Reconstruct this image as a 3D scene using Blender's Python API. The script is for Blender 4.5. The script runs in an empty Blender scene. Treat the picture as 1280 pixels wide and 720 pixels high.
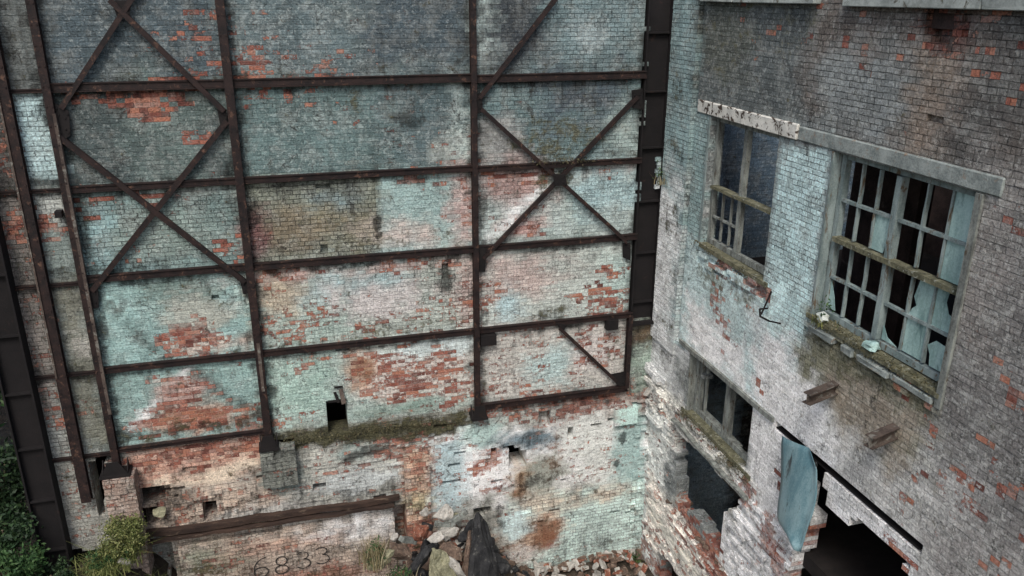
import bpy, bmesh, math, random
import numpy as np
from mathutils import Vector, Matrix, Euler, noise
random.seed(7)
scene = bpy.context.scene
COL = scene.collection
R = math.radians

# ------------------------------------------------------------------ helpers
def tag(o, label=None, cat=None, group=None, kind=None):
    if label: o['label'] = label
    if cat: o['category'] = cat
    if group: o['group'] = group
    if kind: o['kind'] = kind
    return o

def thing(name, loc, label, cat, group=None):
    o = bpy.data.objects.new(name, None); COL.objects.link(o)
    o.location = loc; o.empty_display_size = .3
    return tag(o, label, cat, group)

def wloc(o):
    l = Vector(o.location)
    while o.parent: o = o.parent; l = l + Vector(o.location)
    return l

def link(name, me, mat, parent=None, origin=(0, 0, 0)):
    """mesh is given in world metres; the object's origin goes to `origin`"""
    o = bpy.data.objects.new(name, me); COL.objects.link(o)
    if mat and not me.materials: me.materials.append(mat)
    org = Vector(origin)
    if org.length: me.transform(Matrix.Translation(-org))
    if parent:
        o.parent = parent; o.location = org - wloc(parent)
    else: o.location = org
    return o

class MB:
    def __init__(s): s.bm = bmesh.new()
    def box(s, lo, hi, jit=0):
        lo, hi = Vector(lo), Vector(hi)
        v = []
        for z in (lo.z, hi.z):
            for x, y in ((lo.x, lo.y), (hi.x, lo.y), (hi.x, hi.y), (lo.x, hi.y)):
                v.append(s.bm.verts.new((x + random.uniform(-jit, jit), y + random.uniform(-jit, jit), z + random.uniform(-jit, jit))))
        for f in ((3, 2, 1, 0), (4, 5, 6, 7), (0, 1, 5, 4), (1, 2, 6, 5), (2, 3, 7, 6), (3, 0, 4, 7)):
            s.bm.faces.new([v[i] for i in f])
        return s
    def bar(s, a, b, w, d, up=(0, 0, 1), seg=1, jit=0):
        """bar from a to b; w across (in the plane spanned with up), d along the third axis"""
        a, b = Vector(a), Vector(b); t = (b - a).normalized(); up = Vector(up)
        n = t.cross(up).normalized(); m = n.cross(t).normalized()
        rings = []
        for k in range(seg + 1):
            c = a.lerp(b, k / seg) + Vector([random.uniform(-jit, jit) for _ in range(3)])
            rings.append([s.bm.verts.new(c + m * (w / 2 * i) + n * (d / 2 * j)) for i, j in ((-1, -1), (1, -1), (1, 1), (-1, 1))])
        for r0, r1 in zip(rings, rings[1:]):
            for i in range(4): s.bm.faces.new((r0[i], r0[(i + 1) % 4], r1[(i + 1) % 4], r1[i]))
        s.bm.faces.new(rings[0][::-1]); s.bm.faces.new(rings[-1]); return s
    def poly(s, pts, off):
        """extrude polygon of world points by the vector off"""
        off = Vector(off); a = [s.bm.verts.new(p) for p in pts]; b = [s.bm.verts.new(Vector(p) + off) for p in pts]
        s.bm.faces.new(a); s.bm.faces.new(b[::-1]); n = len(a)
        for i in range(n): s.bm.faces.new((a[(i + 1) % n], a[i], b[i], b[(i + 1) % n]))
        return s
    def build(s, name, mat, parent=None, origin=(0, 0, 0), bevel=0, smooth=False):
        bmesh.ops.recalc_face_normals(s.bm, faces=s.bm.faces)
        if bevel: bmesh.ops.bevel(s.bm, geom=s.bm.edges[:], offset=bevel, segments=1, affect='EDGES', clamp_overlap=True)
        me = bpy.data.meshes.new(name); s.bm.to_mesh(me); s.bm.free()
        if smooth: me.polygons.foreach_set('use_smooth', [True] * len(me.polygons))
        return link(name, me, mat, parent, origin)

# smooth value noise, for ragged outlines of worn areas and broken edges
_rs = np.random.RandomState(3); _T = _rs.rand(256, 256)
def vnoise(x, y):
    xi = np.floor(x).astype(int); yi = np.floor(y).astype(int); fx = x - xi; fy = y - yi
    fx = fx * fx * (3 - 2 * fx); fy = fy * fy * (3 - 2 * fy)
    t = lambda a, b: _T[a & 255, b & 255]
    return (t(xi, yi) * (1 - fx) + t(xi + 1, yi) * fx) * (1 - fy) + (t(xi, yi + 1) * (1 - fx) + t(xi + 1, yi + 1) * fx) * fy
def fbm(x, y, o=4):
    x = np.asarray(x, float); y = np.asarray(y, float); s = 0; a = 1; n = 0
    for k in range(o): s = s + a * vnoise(x * 2**k + 17 * k, y * 2**k + 31 * k); n += a; a *= .55
    return s / n - .5

# ------------------------------------------------------------------ materials
def lin(c):
    c = c / 255.; return c / 12.92 if c <= .04045 else ((c + .055) / 1.055) ** 2.4
GAIN = 1.3        # paint swatch (0..255) -> base colour
def swatch(c, g=GAIN):
    l = [lin(v) ** 1.27 * 1.42 * g for v in c]; y = .3 * l[0] + .6 * l[1] + .1 * l[2]
    return tuple(min(.8, (y + (v - y) * s_) * t) for v, s_, t in zip(l, (.66, .66, .66), (.965, .995, 1.02)))

class NT:
    def __init__(s, name):
        s.mat = bpy.data.materials.new(name); s.mat.use_nodes = True
        s.t = s.mat.node_tree; s.t.nodes.clear()
        s.out = s.t.nodes.new('ShaderNodeOutputMaterial'); s.b = s.t.nodes.new('ShaderNodeBsdfPrincipled')
        s.t.links.new(s.b.outputs[0], s.out.inputs[0]); s.b.inputs['Roughness'].default_value = .9
        s.b.inputs['Specular IOR Level'].default_value = .25
    def set(s, inp, v):
        if isinstance(v, bpy.types.NodeSocket): s.t.links.new(v, inp)
        elif v is not None:
            if hasattr(inp.default_value, '__len__'):
                if not hasattr(v, '__len__'): v = [v] * 3
                v = list(v); n = len(inp.default_value)
                inp.default_value = (v + [1.] * 4)[:n] if n == 4 else v[:n]
            else: inp.default_value = v
    def n(s, typ, props=None, **inp):
        nd = s.t.nodes.new('ShaderNode' + typ)
        for k, v in (props or {}).items(): setattr(nd, k, v)
        for k, v in inp.items():
            key = int(k[1:]) if k[0] == '_' else k.replace('_', ' ')
            s.set(nd.inputs[key], v)
        return nd
    def m(s, op, a, b=None, c=None):
        nd = s.n('Math', {'operation': op}); s.set(nd.inputs[0], a)
        if b is not None: s.set(nd.inputs[1], b)
        if c is not None: s.set(nd.inputs[2], c)
        return nd.outputs[0]
    def add(s, a, b): return s.m('ADD', a, b)
    def sub(s, a, b): return s.m('SUBTRACT', a, b)
    def mul(s, a, b): return s.m('MULTIPLY', a, b)
    def mr(s, v, a, b, c=0., d=1.):
        nd = s.n('MapRange', {'interpolation_type': 'SMOOTHSTEP'}); 
        for i, x in enumerate((v, a, b, c, d)): s.set(nd.inputs[i], x)
        return nd.outputs[0]
    def mix(s, f, a, b, mode='MIX'):
        nd = s.n('Mix', {'data_type': 'RGBA', 'blend_type': mode, 'clamp_factor': True})
        s.set(nd.inputs[0], f); s.set(nd.inputs[6], a); s.set(nd.inputs[7], b); return nd.outputs[2]
    def scale(s, col, f):
        nd = s.n('VectorMath', {'operation': 'SCALE'}); s.set(nd.inputs[0], col); s.set(nd.inputs[3], f); return nd.outputs[0]
    def noise(s, vec, sc, det=4, rough=.55, out='Fac', dist=0):
        nd = s.n('TexNoise', None, Vector=vec, Scale=sc, Detail=det, Roughness=rough, Distortion=dist)
        return nd.outputs[out]
    def stretch(s, vec, sc):
        nd = s.n('Mapping'); s.set(nd.inputs[0], vec); nd.inputs[3].default_value = sc; return nd.outputs[0]
    def ramp(s, f, stops):
        nd = s.n('ValToRGB'); s.set(nd.inputs[0], f); e = nd.color_ramp.elements
        while len(e) < len(stops): e.new(.5)
        for el, (p, c) in zip(e, stops): el.position = p; el.color = (*c, 1)
        return nd.outputs[0]
    def bump(s, h, strength=.5, dist=.01):
        nd = s.n('Bump'); s.set(nd.inputs['Height'], h); nd.inputs['Strength'].default_value = strength
        nd.inputs['Distance'].default_value = dist; s.t.links.new(nd.outputs[0], s.b.inputs['Normal'])

BW, RH = .256, .0775
def brick_material(name):
    """painted, worn brickwork: three attribute layers on the wall mesh say where paint, bare brick, moss, soot and rust are"""
    k = NT(name)
    uv = k.n('UVMap').outputs[0]
    wn = k.noise(uv, 5, 2, out='Color')
    wv = k.n('VectorMath', {'operation': 'MULTIPLY_ADD'}); k.set(wv.inputs[0], wn); wv.inputs[1].default_value = (.045, .03, 0); k.set(wv.inputs[2], uv)
    wuv = k.n('VectorMath', {'operation': 'SUBTRACT'}); k.set(wuv.inputs[0], wv.outputs[0]); wuv.inputs[1].default_value = (.0225, .015, 0); wuv = wuv.outputs[0]
    w2 = k.n('VectorMath', {'operation': 'MULTIPLY_ADD'}); k.set(w2.inputs[0], k.noise(uv, 19, 2, out='Color')); w2.inputs[1].default_value = (.016, .011, 0); k.set(w2.inputs[2], wuv); wuv = w2.outputs[0]
    def brick(vec, ms, sm, BW=BW):
        nd = k.n('TexBrick', {'offset': .5, 'offset_frequency': 2}, Vector=vec, Color1=(0, 0, 0), Color2=(1, 1, 1), Mortar=(0, 0, 0))
        for q, v in (('Scale', 1), ('Mortar Size', ms), ('Mortar Smooth', sm), ('Bias', 0), ('Brick Width', BW), ('Row Height', RH)): nd.inputs[q].default_value = v
        return nd
    row = k.m('FLOOR', k.m('DIVIDE', k.n('SeparateXYZ', None, Vector=wuv).outputs[1], RH))
    hd = k.m('LESS_THAN', k.n('TexWhiteNoise', {'noise_dimensions': '1D'}, W=row).outputs['Value'], .36)   # header courses
    sep = lambda c: k.n('SeparateColor', None, Color=c).outputs[0]
    def pick(a, b): return k.add(k.mul(a, k.sub(1, hd)), k.mul(b, hd))
    r1 = pick(sep(brick(wuv, 0, 0).outputs['Color']), sep(brick(wuv, 0, 0, BW / 2).outputs['Color']))
    mort = pick(brick(wuv, .0075, .5).outputs['Fac'], brick(wuv, .0075, .5, BW / 2).outputs['Fac'])
    r2 = k.n('TexWhiteNoise', {'noise_dimensions': '1D'}, W=k.mul(r1, 57.3)).outputs['Value']
    r3 = k.n('TexWhiteNoise', {'noise_dimensions': '1D'}, W=k.mul(r1, 91.7)).outputs['Value']
    nA = k.noise(uv, 1.1, 6, .6); nB = k.noise(uv, 7, 5, .65); nC = k.mr(k.noise(uv, 30, 5, .75), .3, .7); nF = k.noise(uv, 12, 8, .78); nD = k.noise(uv, 2.6, 7, .68, dist=.4)
    st = k.noise(k.stretch(uv, (7, .55, 1)), 1, 5, .65)
    P = k.n('Attribute', {'attribute_name': 'paint'}); W = k.n('Attribute', {'attribute_name': 'wear'}); J = k.n('Attribute', {'attribute_name': 'joint'})
    ws = k.n('SeparateColor', None, Color=W.outputs['Color']); js = k.n('SeparateColor', None, Color=J.outputs['Color'])
    expo, moss, grime, rust = ws.outputs[0], ws.outputs[1], ws.outputs[2], W.outputs['Alpha']
    gap, light, plas = js.outputs[0], js.outputs[1], js.outputs[2]
    # paint, brick by brick
    pv = k.mul(k.add(.8, k.mul(r2, .4)), k.mul(k.add(.5, k.mul(nA, 1.0)), k.add(.6, k.mul(nC, .8))))
    paint = k.scale(P.outputs['Color'], pv)
    desat = k.mix(k.mr(nD, .42, .72, 0, .55), paint, k.scale((.40, .42, .40), k.mul(pv, .62)))
    paint = k.mix(k.mr(st, .5, .75, 0, .4), desat, k.scale(P.outputs['Color'], .42))
    chalk = k.mr(k.add(nF, k.add(k.mul(light, .07), k.mul(k.sub(nD, .5), .3))), .54, .62, 0, .85)
    paint = k.mix(chalk, paint, k.mix(.35, k.scale(P.outputs['Color'], 1.75), (.55, .58, .55)))
    peel = k.mr(k.add(k.noise(uv, 15, 8, .78), k.mul(k.sub(nA, .5), .3)), .43, .36, 0, .8)
    paint = k.mix(peel, paint, k.scale(paint, .3))
    # bare brick where paint has flaked, whole bricks first
    bare = k.ramp(r3, [(0, (.13, .05, .04)), (.25, (.22, .078, .058)), (.5, (.32, .12, .085)), (.75, (.40, .17, .11)), (1, (.33, .20, .165))])
    bare = k.mix(k.mr(nB, .45, .72, 0, .55), bare, k.mix(.5, P.outputs['Color'], (.3, .26, .23)))
    bare = k.scale(bare, k.mul(k.add(.65, k.mul(nC, .7)), k.add(.6, k.mul(nB, .8))))
    thr = k.mul(expo, k.add(.0, k.mul(nB, 1.55)))
    fu = k.mr(nF, .36, .64)
    fl = k.mr(k.sub(k.add(thr, k.mul(k.sub(nC, .5), k.mul(expo, .3))), k.add(k.mul(r1, .62), k.mul(fu, .38))), -.03, .03)
    col = k.mix(fl, paint, bare)
    # joints: dark gaps or pale lime
    mm = k.mul(mort, k.sub(1, plas))
    limec = k.mix(.5, k.scale(P.outputs['Color'], 1.5), (.42, .42, .39))
    lm = k.mr(k.add(light, k.mul(k.sub(nD, .5), 1.3)), .4, .65)
    jc = k.mix(lm, k.scale(col, .2), limec)
    jm = k.mul(mm, k.m('MINIMUM', k.add(k.mul(k.mr(k.add(k.mul(k.sub(nF, .5), 2.2), gap),   .2, 1.05), .9), k.mul(lm, .3)), 1))
    jm = k.mul(jm, k.mr(k.noise(uv, 4.3, 7, .75), .46, .58, 1, .25))      # limewash smeared over the joints
    col = k.mix(jm, col, jc)
    # plaster skin
    col = k.mix(k.mul(plas, k.mr(k.add(nF, k.mul(k.sub(nD, .5), .5)), .42, .52)), col, k.scale(P.outputs['Color'], k.add(.85, k.mul(nC, .45))))
    # cracks and pits
    pit = k.mul(k.mr(k.noise(uv, 16, 3, .7), .68, .74), k.mr(nD, .5, .6))
    col = k.mix(k.mul(pit, .75), col, (.02, .018, .016))
    vo = k.n('TexVoronoi', {'feature': 'DISTANCE_TO_EDGE'}, Vector=k.n('VectorMath', {'operation': 'MULTIPLY_ADD'}, _0=k.noise(uv, 6, 5, .7, out='Color'), _1=(.5, .5, 0), _2=uv).outputs[0], Scale=1.25)
    cr = k.mul(k.mr(vo.outputs[0], .012, .004), k.mr(nD, .47, .55))
    col = k.mix(k.mul(cr, .7), col, (.025, .022, .02))
    sp = k.mr(k.noise(uv, 3.4, 9, .8), .60, .72, 0, .75)      # dark weather stains
    col = k.mix(sp, col, k.scale(col, .3))
    # rust wash, sooty dirt with painted shade, moss
    fx = k.mul(k.sub(nF, .5), 2.6)
    rm = k.mr(k.add(k.add(rust, fx), k.mul(k.sub(k.add(nD, k.mul(nB, .6)), .8), 2.0)), .4, 1.15, 0, .72)
    col = k.mix(rm, col, k.mix(nC, (.12, .05, .028), (.34, .19, .105)))
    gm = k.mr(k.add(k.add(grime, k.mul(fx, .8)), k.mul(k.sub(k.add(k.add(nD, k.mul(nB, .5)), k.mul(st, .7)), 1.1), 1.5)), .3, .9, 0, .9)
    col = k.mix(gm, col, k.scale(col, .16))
    mo = k.mr(k.add(k.add(moss, fx), k.mul(k.sub(k.add(nD, k.mul(nB, .9)), .95), 3.0)), .45, 1.2, 0, .72)
    col = k.mix(mo, col, k.mix(nC, (.025, .027, .014), (.17, .16, .085)))
    k.set(k.b.inputs['Base Color'], col)
    h = k.add(k.mul(k.sub(1, mm), .9), k.add(k.mul(nC, .6), k.add(k.mul(r2, .4), k.mul(nB, .8))))
    h = k.sub(h, k.mul(fl, .5)); h = k.add(h, k.mul(mo, .8))
    k.bump(h, .9, .02)
    return k.mat

def obj_noise_mat(name, c0, c1, scale=6, rough=.85, c2=None, f2=(.55, .65), bump=.4, dist=.01, stretch=None, fine=40, metallic=0):
    k = NT(name); v = k.n('TexCoord').outputs['Object']
    vec = k.stretch(v, stretch) if stretch else v
    a = k.noise(vec, scale, 6, .65); b = k.noise(v, fine, 4, .7)
    f = k.add(k.mul(a, .75), k.mul(b, .35))
    c = k.mix(k.mr(f, .38, .72), c0, c1)
    if c2: c = k.mix(k.mr(k.noise(vec, scale * 1.7, 6, .7, dist=.5), *f2), c, c2)
    k.set(k.b.inputs['Base Color'], c); k.b.inputs['Roughness'].default_value = rough; k.b.inputs['Metallic'].default_value = metallic
    k.bump(k.add(b, k.mul(a, .8)), bump, dist); return k.mat

M = {}
M['brick'] = brick_material('worn_painted_brick')
M['steel'] = obj_noise_mat('rusty_dark_steel', (.007, .0055, .006), (.024, .0135, .012), 5, .65, (.10, .055, .038), (.56, .70), .5, .008)
M['steel_black'] = obj_noise_mat('blackened_steel', (.005, .0045, .005), (.011, .009, .009), 3, .8, (.03, .015, .011), (.62, .75), .4, .008)
M['steel_worn'] = obj_noise_mat('flaking_painted_steel', (.035, .026, .023), (.09, .07, .058), 5, .8, (.14, .135, .12), (.54, .62), .5, .008)
M['wood'] = obj_noise_mat('weathered_grey_timber', (.07, .075, .07), (.24, .26, .24), 9, .9, (.06, .045, .03), (.56, .66), .6, .006, stretch=(1, 1, .25))
M['wood_teal'] = obj_noise_mat('peeling_teal_painted_timber', (.10, .135, .135), (.24, .29, .285), 7, .8, (.10, .075, .05), (.54, .64), .6, .006, stretch=(1, 1, .3))
M['wood_moss'] = obj_noise_mat('mossy_timber', (.045, .045, .028), (.16, .155, .10), 8, .9, (.26, .27, .23), (.56, .66), .7, .008)
M['wood_dark'] = obj_noise_mat('dark_rotten_timber', (.018, .012, .010), (.055, .034, .025), 6, .9, (.15, .11, .08), (.58, .7), .7, .01, stretch=(.25, 1, 1))
M['concrete_white'] = obj_noise_mat('flaking_whitewashed_lintel', (.40, .40, .37), (.62, .61, .56), 4, .85, (.05, .036, .028), (.53, .57), .7, .01)
M['concrete'] = obj_noise_mat('bare_concrete', (.12, .14, .135), (.27, .30, .285), 5, .9, (.20, .15, .11), (.56, .68), .6, .012)
M['coping'] = obj_noise_mat('weathered_coping', (.16, .18, .17), (.32, .35, .33), 4, .9, (.07, .065, .05), (.56, .66), .5, .01)
M['rock_dark'] = obj_noise_mat('dark_slab_stone', (.008, .0085, .01), (.028, .029, .031), 6, .6, (.085, .085, .078), (.56, .68), .7, .02)
M['rock_pale'] = obj_noise_mat('lichen_pale_rock', (.13, .13, .085), (.32, .31, .21), 5, .9, (.12, .12, .06), (.56, .66), .8, .02)
M['rock_white'] = obj_noise_mat('limewashed_rubble', (.22, .215, .195), (.48, .46, .42), 6, .9, (.12, .10, .08), (.57, .66), .8, .02)
M['rubble_red'] = obj_noise_mat('broken_red_brick', (.09, .032, .022), (.25, .10, .06), 9, .9, (.3, .27, .23), (.56, .64), .8, .01)
M['rubble_brown'] = obj_noise_mat('dirty_brown_rubble', (.05, .035, .028), (.17, .12, .09), 8, .9, (.28, .25, .2), (.58, .68), .8, .01)
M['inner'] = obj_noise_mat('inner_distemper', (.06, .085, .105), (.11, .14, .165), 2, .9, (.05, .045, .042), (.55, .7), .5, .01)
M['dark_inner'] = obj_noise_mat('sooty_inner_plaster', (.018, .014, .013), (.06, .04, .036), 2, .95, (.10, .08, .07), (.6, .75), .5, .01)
M['soot_steel'] = obj_noise_mat('sooty_black_steel', (.005, .0045, .005), (.009, .0075, .008), 3, .8, (.022, .013, .011), (.60, .74), .4, .008)
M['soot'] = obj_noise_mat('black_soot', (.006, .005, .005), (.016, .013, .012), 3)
M['glass'] = obj_noise_mat('painted_over_glass', (.17, .27, .26), (.36, .50, .48), 3.5, .18, (.08, .14, .14), (.52, .72), .15, .002, stretch=(1, 1, .3))
M['sheet'] = obj_noise_mat('blue_green_sheet_metal', (.07, .155, .185), (.21, .31, .33), 2.2, .38, (.03, .04, .045), (.56, .68), .4, .01, stretch=(1.5, 1.5, .5))
M['paper'] = obj_noise_mat('crumpled_pale_plastic', (.30, .33, .31), (.52, .56, .52), 8, .7)
M['ink'] = obj_noise_mat('faded_black_paint', (.018, .016, .015), (.045, .04, .036), 20, .9, (.11, .08, .06), (.60, .68))
M['soil'] = obj_noise_mat('dark_rubbly_soil', (.022, .017, .013), (.075, .06, .045), 3.5, .95, (.20, .17, .14), (.60, .68), 1, .05, fine=22)
M['bark'] = obj_noise_mat('brown_bark', (.04, .03, .02), (.10, .08, .055), 8)

def leaf_mat(name, a, b, c):
    k = NT(name); g = k.n('NewGeometry'); ri = g.outputs['Random Per Island']
    col = k.ramp(ri, [(0, a), (.55, b), (1, c)])
    n = k.noise(k.n('TexCoord').outputs['Object'], 1.7, 3)
    col = k.scale(col, k.add(.35, k.mul(n, 1.3)))
    k.set(k.b.inputs['Base Color'], col); k.b.inputs['Roughness'].default_value = .6; return k.mat
M['leaf'] = leaf_mat('green_leaves', (.012, .032, .011), (.03, .07, .022), (.06, .105, .036))
M['leaf_dark'] = leaf_mat('dark_green_leaves', (.007, .016, .008), (.016, .036, .014), (.032, .058, .022))
M['grass'] = leaf_mat('yellow_green_grass', (.04, .055, .015), (.11, .13, .04), (.19, .19, .075))
M['dry'] = leaf_mat('dry_stalks', (.10, .08, .04), (.2, .17, .09), (.3, .27, .18))
M['moss'] = leaf_mat('moss_tufts', (.02, .021, .011), (.065, .06, .03), (.13, .115, .065))

# ------------------------------------------------------------------ brick walls made cell by cell
CU, CV = .128, .0775
class Wall:
    def __init__(s, u0, u1, v0, v1, base):
        s.i0, s.i1 = int(round(u0 / CU)), int(round(u1 / CU)); s.j0, s.j1 = int(round(v0 / CV)), int(round(v1 / CV))
        s.nu, s.nv = s.i1 - s.i0, s.j1 - s.j0
        u = np.arange(s.i0, s.i1 + 1) * CU; v = np.arange(s.j0, s.j1 + 1) * CV
        s.U, s.V = np.meshgrid(u, v, indexing='ij')
        s.F = {k: np.full(s.U.shape, float(x)) for k, x in dict(e=.02, moss=0, grime=.1, rust=0, gap=.3, light=.2, plas=0).items()}
        s.P = np.zeros(s.U.shape + (3,)); s.P[:] = swatch(base)
        # brick centres, for depth decisions
        I, Jr = np.meshgrid(np.arange(s.i0, s.i1), np.arange(s.j0, s.j1), indexing='ij')
        odd = (Jr % 2 == 0).astype(int); s.bid = (I + odd) // 2
        s.cu = (s.bid * 2 + 1 - odd) * CU; s.cv = (Jr + .5) * CV; s.Jr = Jr
        h = np.sin(s.bid * 127.1 + Jr * 311.7) * 43758.5453; s.rnd = h - np.floor(h)
        h = np.sin(s.bid * 269.5 + Jr * 183.3) * 24634.633; s.rnd2 = h - np.floor(h)
        s.D = np.zeros(s.cu.shape); s.seed = 0
    def mask(s, U, V, shape, soft, warp):
        s.seed += 5.37
        w = warp * 2; U = U + fbm(U * 1.3 + s.seed, V * 1.3) * w; V = V + fbm(U * 1.3, V * 1.3 + s.seed + 9) * w
        k = shape[0]
        if k == 'e':
            _, (cx, cy), rx, ry, rot = shape; c, n = math.cos(R(rot)), math.sin(R(rot))
            x = (U - cx) * c + (V - cy) * n; y = -(U - cx) * n + (V - cy) * c
            d = (1 - np.sqrt((x / rx) ** 2 + (y / ry) ** 2)) * min(rx, ry)
        elif k == 'r':
            _, (x0, y0), (x1, y1) = shape; x0, x1 = min(x0, x1), max(x0, x1); y0, y1 = min(y0, y1), max(y0, y1)
            d = np.minimum(np.minimum(U - x0, x1 - U), np.minimum(V - y0, y1 - V))
        elif k == 'l':
            _, pts, w2 = shape; d = np.full(U.shape, -9.)
            for (ax, ay), (bx, by) in zip(pts, pts[1:]):
                L = (bx - ax) ** 2 + (by - ay) ** 2; t = np.clip(((U - ax) * (bx - ax) + (V - ay) * (by - ay)) / L, 0, 1)
                d = np.maximum(d, w2 - np.hypot(U - ax - t * (bx - ax), V - ay - t * (by - ay)))
        elif k == 'p':
            pts = shape[1]; ins = np.zeros(U.shape, bool); dist = np.full(U.shape, 9.)
            for (ax, ay), (bx, by) in zip(pts, pts[1:] + pts[:1]):
                cond = ((ay > V) != (by > V)); xx = (bx - ax) * (V - ay) / ((by - ay) if by != ay else 1e-9) + ax
                ins ^= cond & (U < xx)
                L = (bx - ax) ** 2 + (by - ay) ** 2 + 1e-9; t = np.clip(((U - ax) * (bx - ax) + (V - ay) * (by - ay)) / L, 0, 1)
                dist = np.minimum(dist, np.hypot(U - ax - t * (bx - ax), V - ay - t * (by - ay)))
            d = np.where(ins, dist, -dist)
        if soft > .01: d = d + fbm(U * 4.1 + s.seed, V * 5.3, 3) * (soft * 1.5 + warp * .6)
        t = np.clip(d / max(soft, 1e-4) + .5, 0, 1); return t * t * (3 - 2 * t)
    def paint(s, shape, soft=.2, warp=.1, a=1, col=None, **kw):
        m = s.mask(s.U, s.V, shape, soft, warp) * a
        if col: s.P = s.P * (1 - m[..., None]) + np.array(swatch(col)) * m[..., None]
        for k, v in kw.items(): s.F[k] = s.F[k] * (1 - m) + v * m
    def depth(s, shape, d, warp=.04, rough=0, prob=1, tooth=None):
        # tooth: how far broken courses stick out past the outline; 0 cuts clean through the bricks
        if tooth is None: tooth = .012 if d is None else 0
        I = (np.arange(s.i0, s.i1) + .5)[:, None] * CU + s.cu * 0
        rr = np.sin(s.Jr * 78.233) * 43758.5; rr = rr - np.floor(rr)
        m = s.mask(I + (rr - .5) * 2 * tooth if prob == 1 else s.cu, s.cv, shape, 1e-4, warp) > .5
        if prob < 1: m &= s.rnd < prob
        s.D = np.where(m, d + (s.rnd2 - .5) * rough if d is not None else np.nan, s.D)
    def build(s, name, T, frame, parent, origin=(0, 0, 0)):
        """frame(u, v, d) -> world, d outwards from the wall face"""
        D = s.D + (s.rnd - .5) * .006
        nu, nv = s.nu, s.nv; verts = []; faces = []; uvs = []; gi = []
        Dp = np.full((nu + 2, nv + 2), np.nan); Dp[1:-1, 1:-1] = D
        u = (np.arange(s.i0, s.i1 + 1) * CU); v = (np.arange(s.j0, s.j1 + 1) * CV)
        def quad(p, uv, g):
            b = len(verts); verts.extend(p); faces.append((b, b + 1, b + 2, b + 3)); uvs.extend(uv); gi.extend(g)
        for i in range(nu):
            for j in range(nv):
                d = Dp[i + 1, j + 1]
                if d != d: continue
                a0, a1, b0, b1 = u[i], u[i + 1], v[j], v[j + 1]
                C = ((a0, b0, i, j), (a1, b0, i + 1, j), (a1, b1, i + 1, j + 1), (a0, b1, i, j + 1))
                quad([frame(c[0], c[1], d) for c in C], [(c[0], c[1]) for c in C], [(c[2], c[3]) for c in C])
                quad([frame(c[0], c[1], -T) for c in C[::-1]], [(c[0], c[1]) for c in C[::-1]], [(c[2], c[3]) for c in C[::-1]])
                for q, (di, dj) in enumerate(((0, -1), (1, 0), (0, 1), (-1, 0))):
                    e = Dp[i + 1 + di, j + 1 + dj]
                    if e != e: e = -T
                    if e >= d - 1e-4: continue
                    p, r = C[q], C[(q + 1) % 4]; w = d - e
                    if dj: uvq = [(p[0], p[1] + .01), (r[0], r[1] + .01), (r[0], r[1] + .01 + w), (p[0], p[1] + .01 + w)]
                    else: uvq = [(p[0] + .01, p[1]), (r[0] + .01, r[1]), (r[0] + .01 + w, r[1]), (p[0] + .01 + w, p[1])]
                    P = [frame(p[0], p[1], d), frame(r[0], r[1], d), frame(r[0], r[1], e), frame(p[0], p[1], e)]
                    quad(P[::-1], uvq[::-1], [(r[2], r[3]) if x in (1, 2) else (p[2], p[3]) for x in (3, 2, 1, 0)])
        me = bpy.data.meshes.new(name); me.from_pydata(verts, [], faces); me.update()
        L = me.uv_layers.new(name='UVMap'); L.data.foreach_set('uv', np.array(uvs, float).ravel() + 40.96 * np.tile([1, 0], len(uvs)) + 0)
        g = np.array(gi); gx, gy = g[:, 0], g[:, 1]; F = s.F
        def attr(n, arr):
            a = me.attributes.new(n, 'FLOAT_COLOR', 'POINT'); a.data.foreach_set('color', arr.astype(np.float32).ravel())
        one = np.ones(len(g))
        # coats of paint change from brick to brick, not like an airbrush: each brick looks a little way off for its coat
        q = g.reshape(-1, 4, 2).min(1); q = np.clip(q, 0, [nu - 1, nv - 1]); b_ = s.bid[q[:, 0], q[:, 1]]; j_ = s.Jr[q[:, 0], q[:, 1]]
        def hsh(a, b, c): h = np.sin(a * 12.9898 + b * 78.233 + c) * 43758.5453; return h - np.floor(h) - .5
        jx = np.clip(np.round(q[:, 0] + hsh(b_, j_, 1) * 3).astype(int), 0, nu); jy = np.clip(np.round(q[:, 1] + hsh(b_, j_, 2) * 4).astype(int), 0, nv)
        jx = np.repeat(jx, 4); jy = np.repeat(jy, 4)
        attr('paint', np.column_stack([s.P[gx, gy] * .65 + s.P[jx, jy] * .35, one]))
        attr('wear', np.column_stack([F['e'][jx, jy], F['moss'][gx, gy], F['grime'][gx, gy], F['rust'][gx, gy]]))
        attr('joint', np.column_stack([F['gap'][gx, gy], F['light'][gx, gy], F['plas'][gx, gy], one]))
        return link(name, me, M['brick'], parent, origin)

# ------------------------------------------------------------------ back wall
def E(c, rx, ry, rot=0): return ('e', c, rx, ry, rot)
def RC(a, b): return ('r', a, b)
def LN(pts, w): return ('l', pts, w)
def PG(pts): return ('p', pts)
XL, X2, X3, XR = -3.38, -.72, 3.32, 6.55         # steel posts along the back wall
Z1, Z2, Z3, Z4, Z5 = 11.58, 9.99, 8.46, 6.80, 5.22
XS = 6.58                                         # left edge of the slot beside the right building
wa = Wall(-4.9, 7.8, 0, 14.2, (112, 122, 118))
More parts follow.
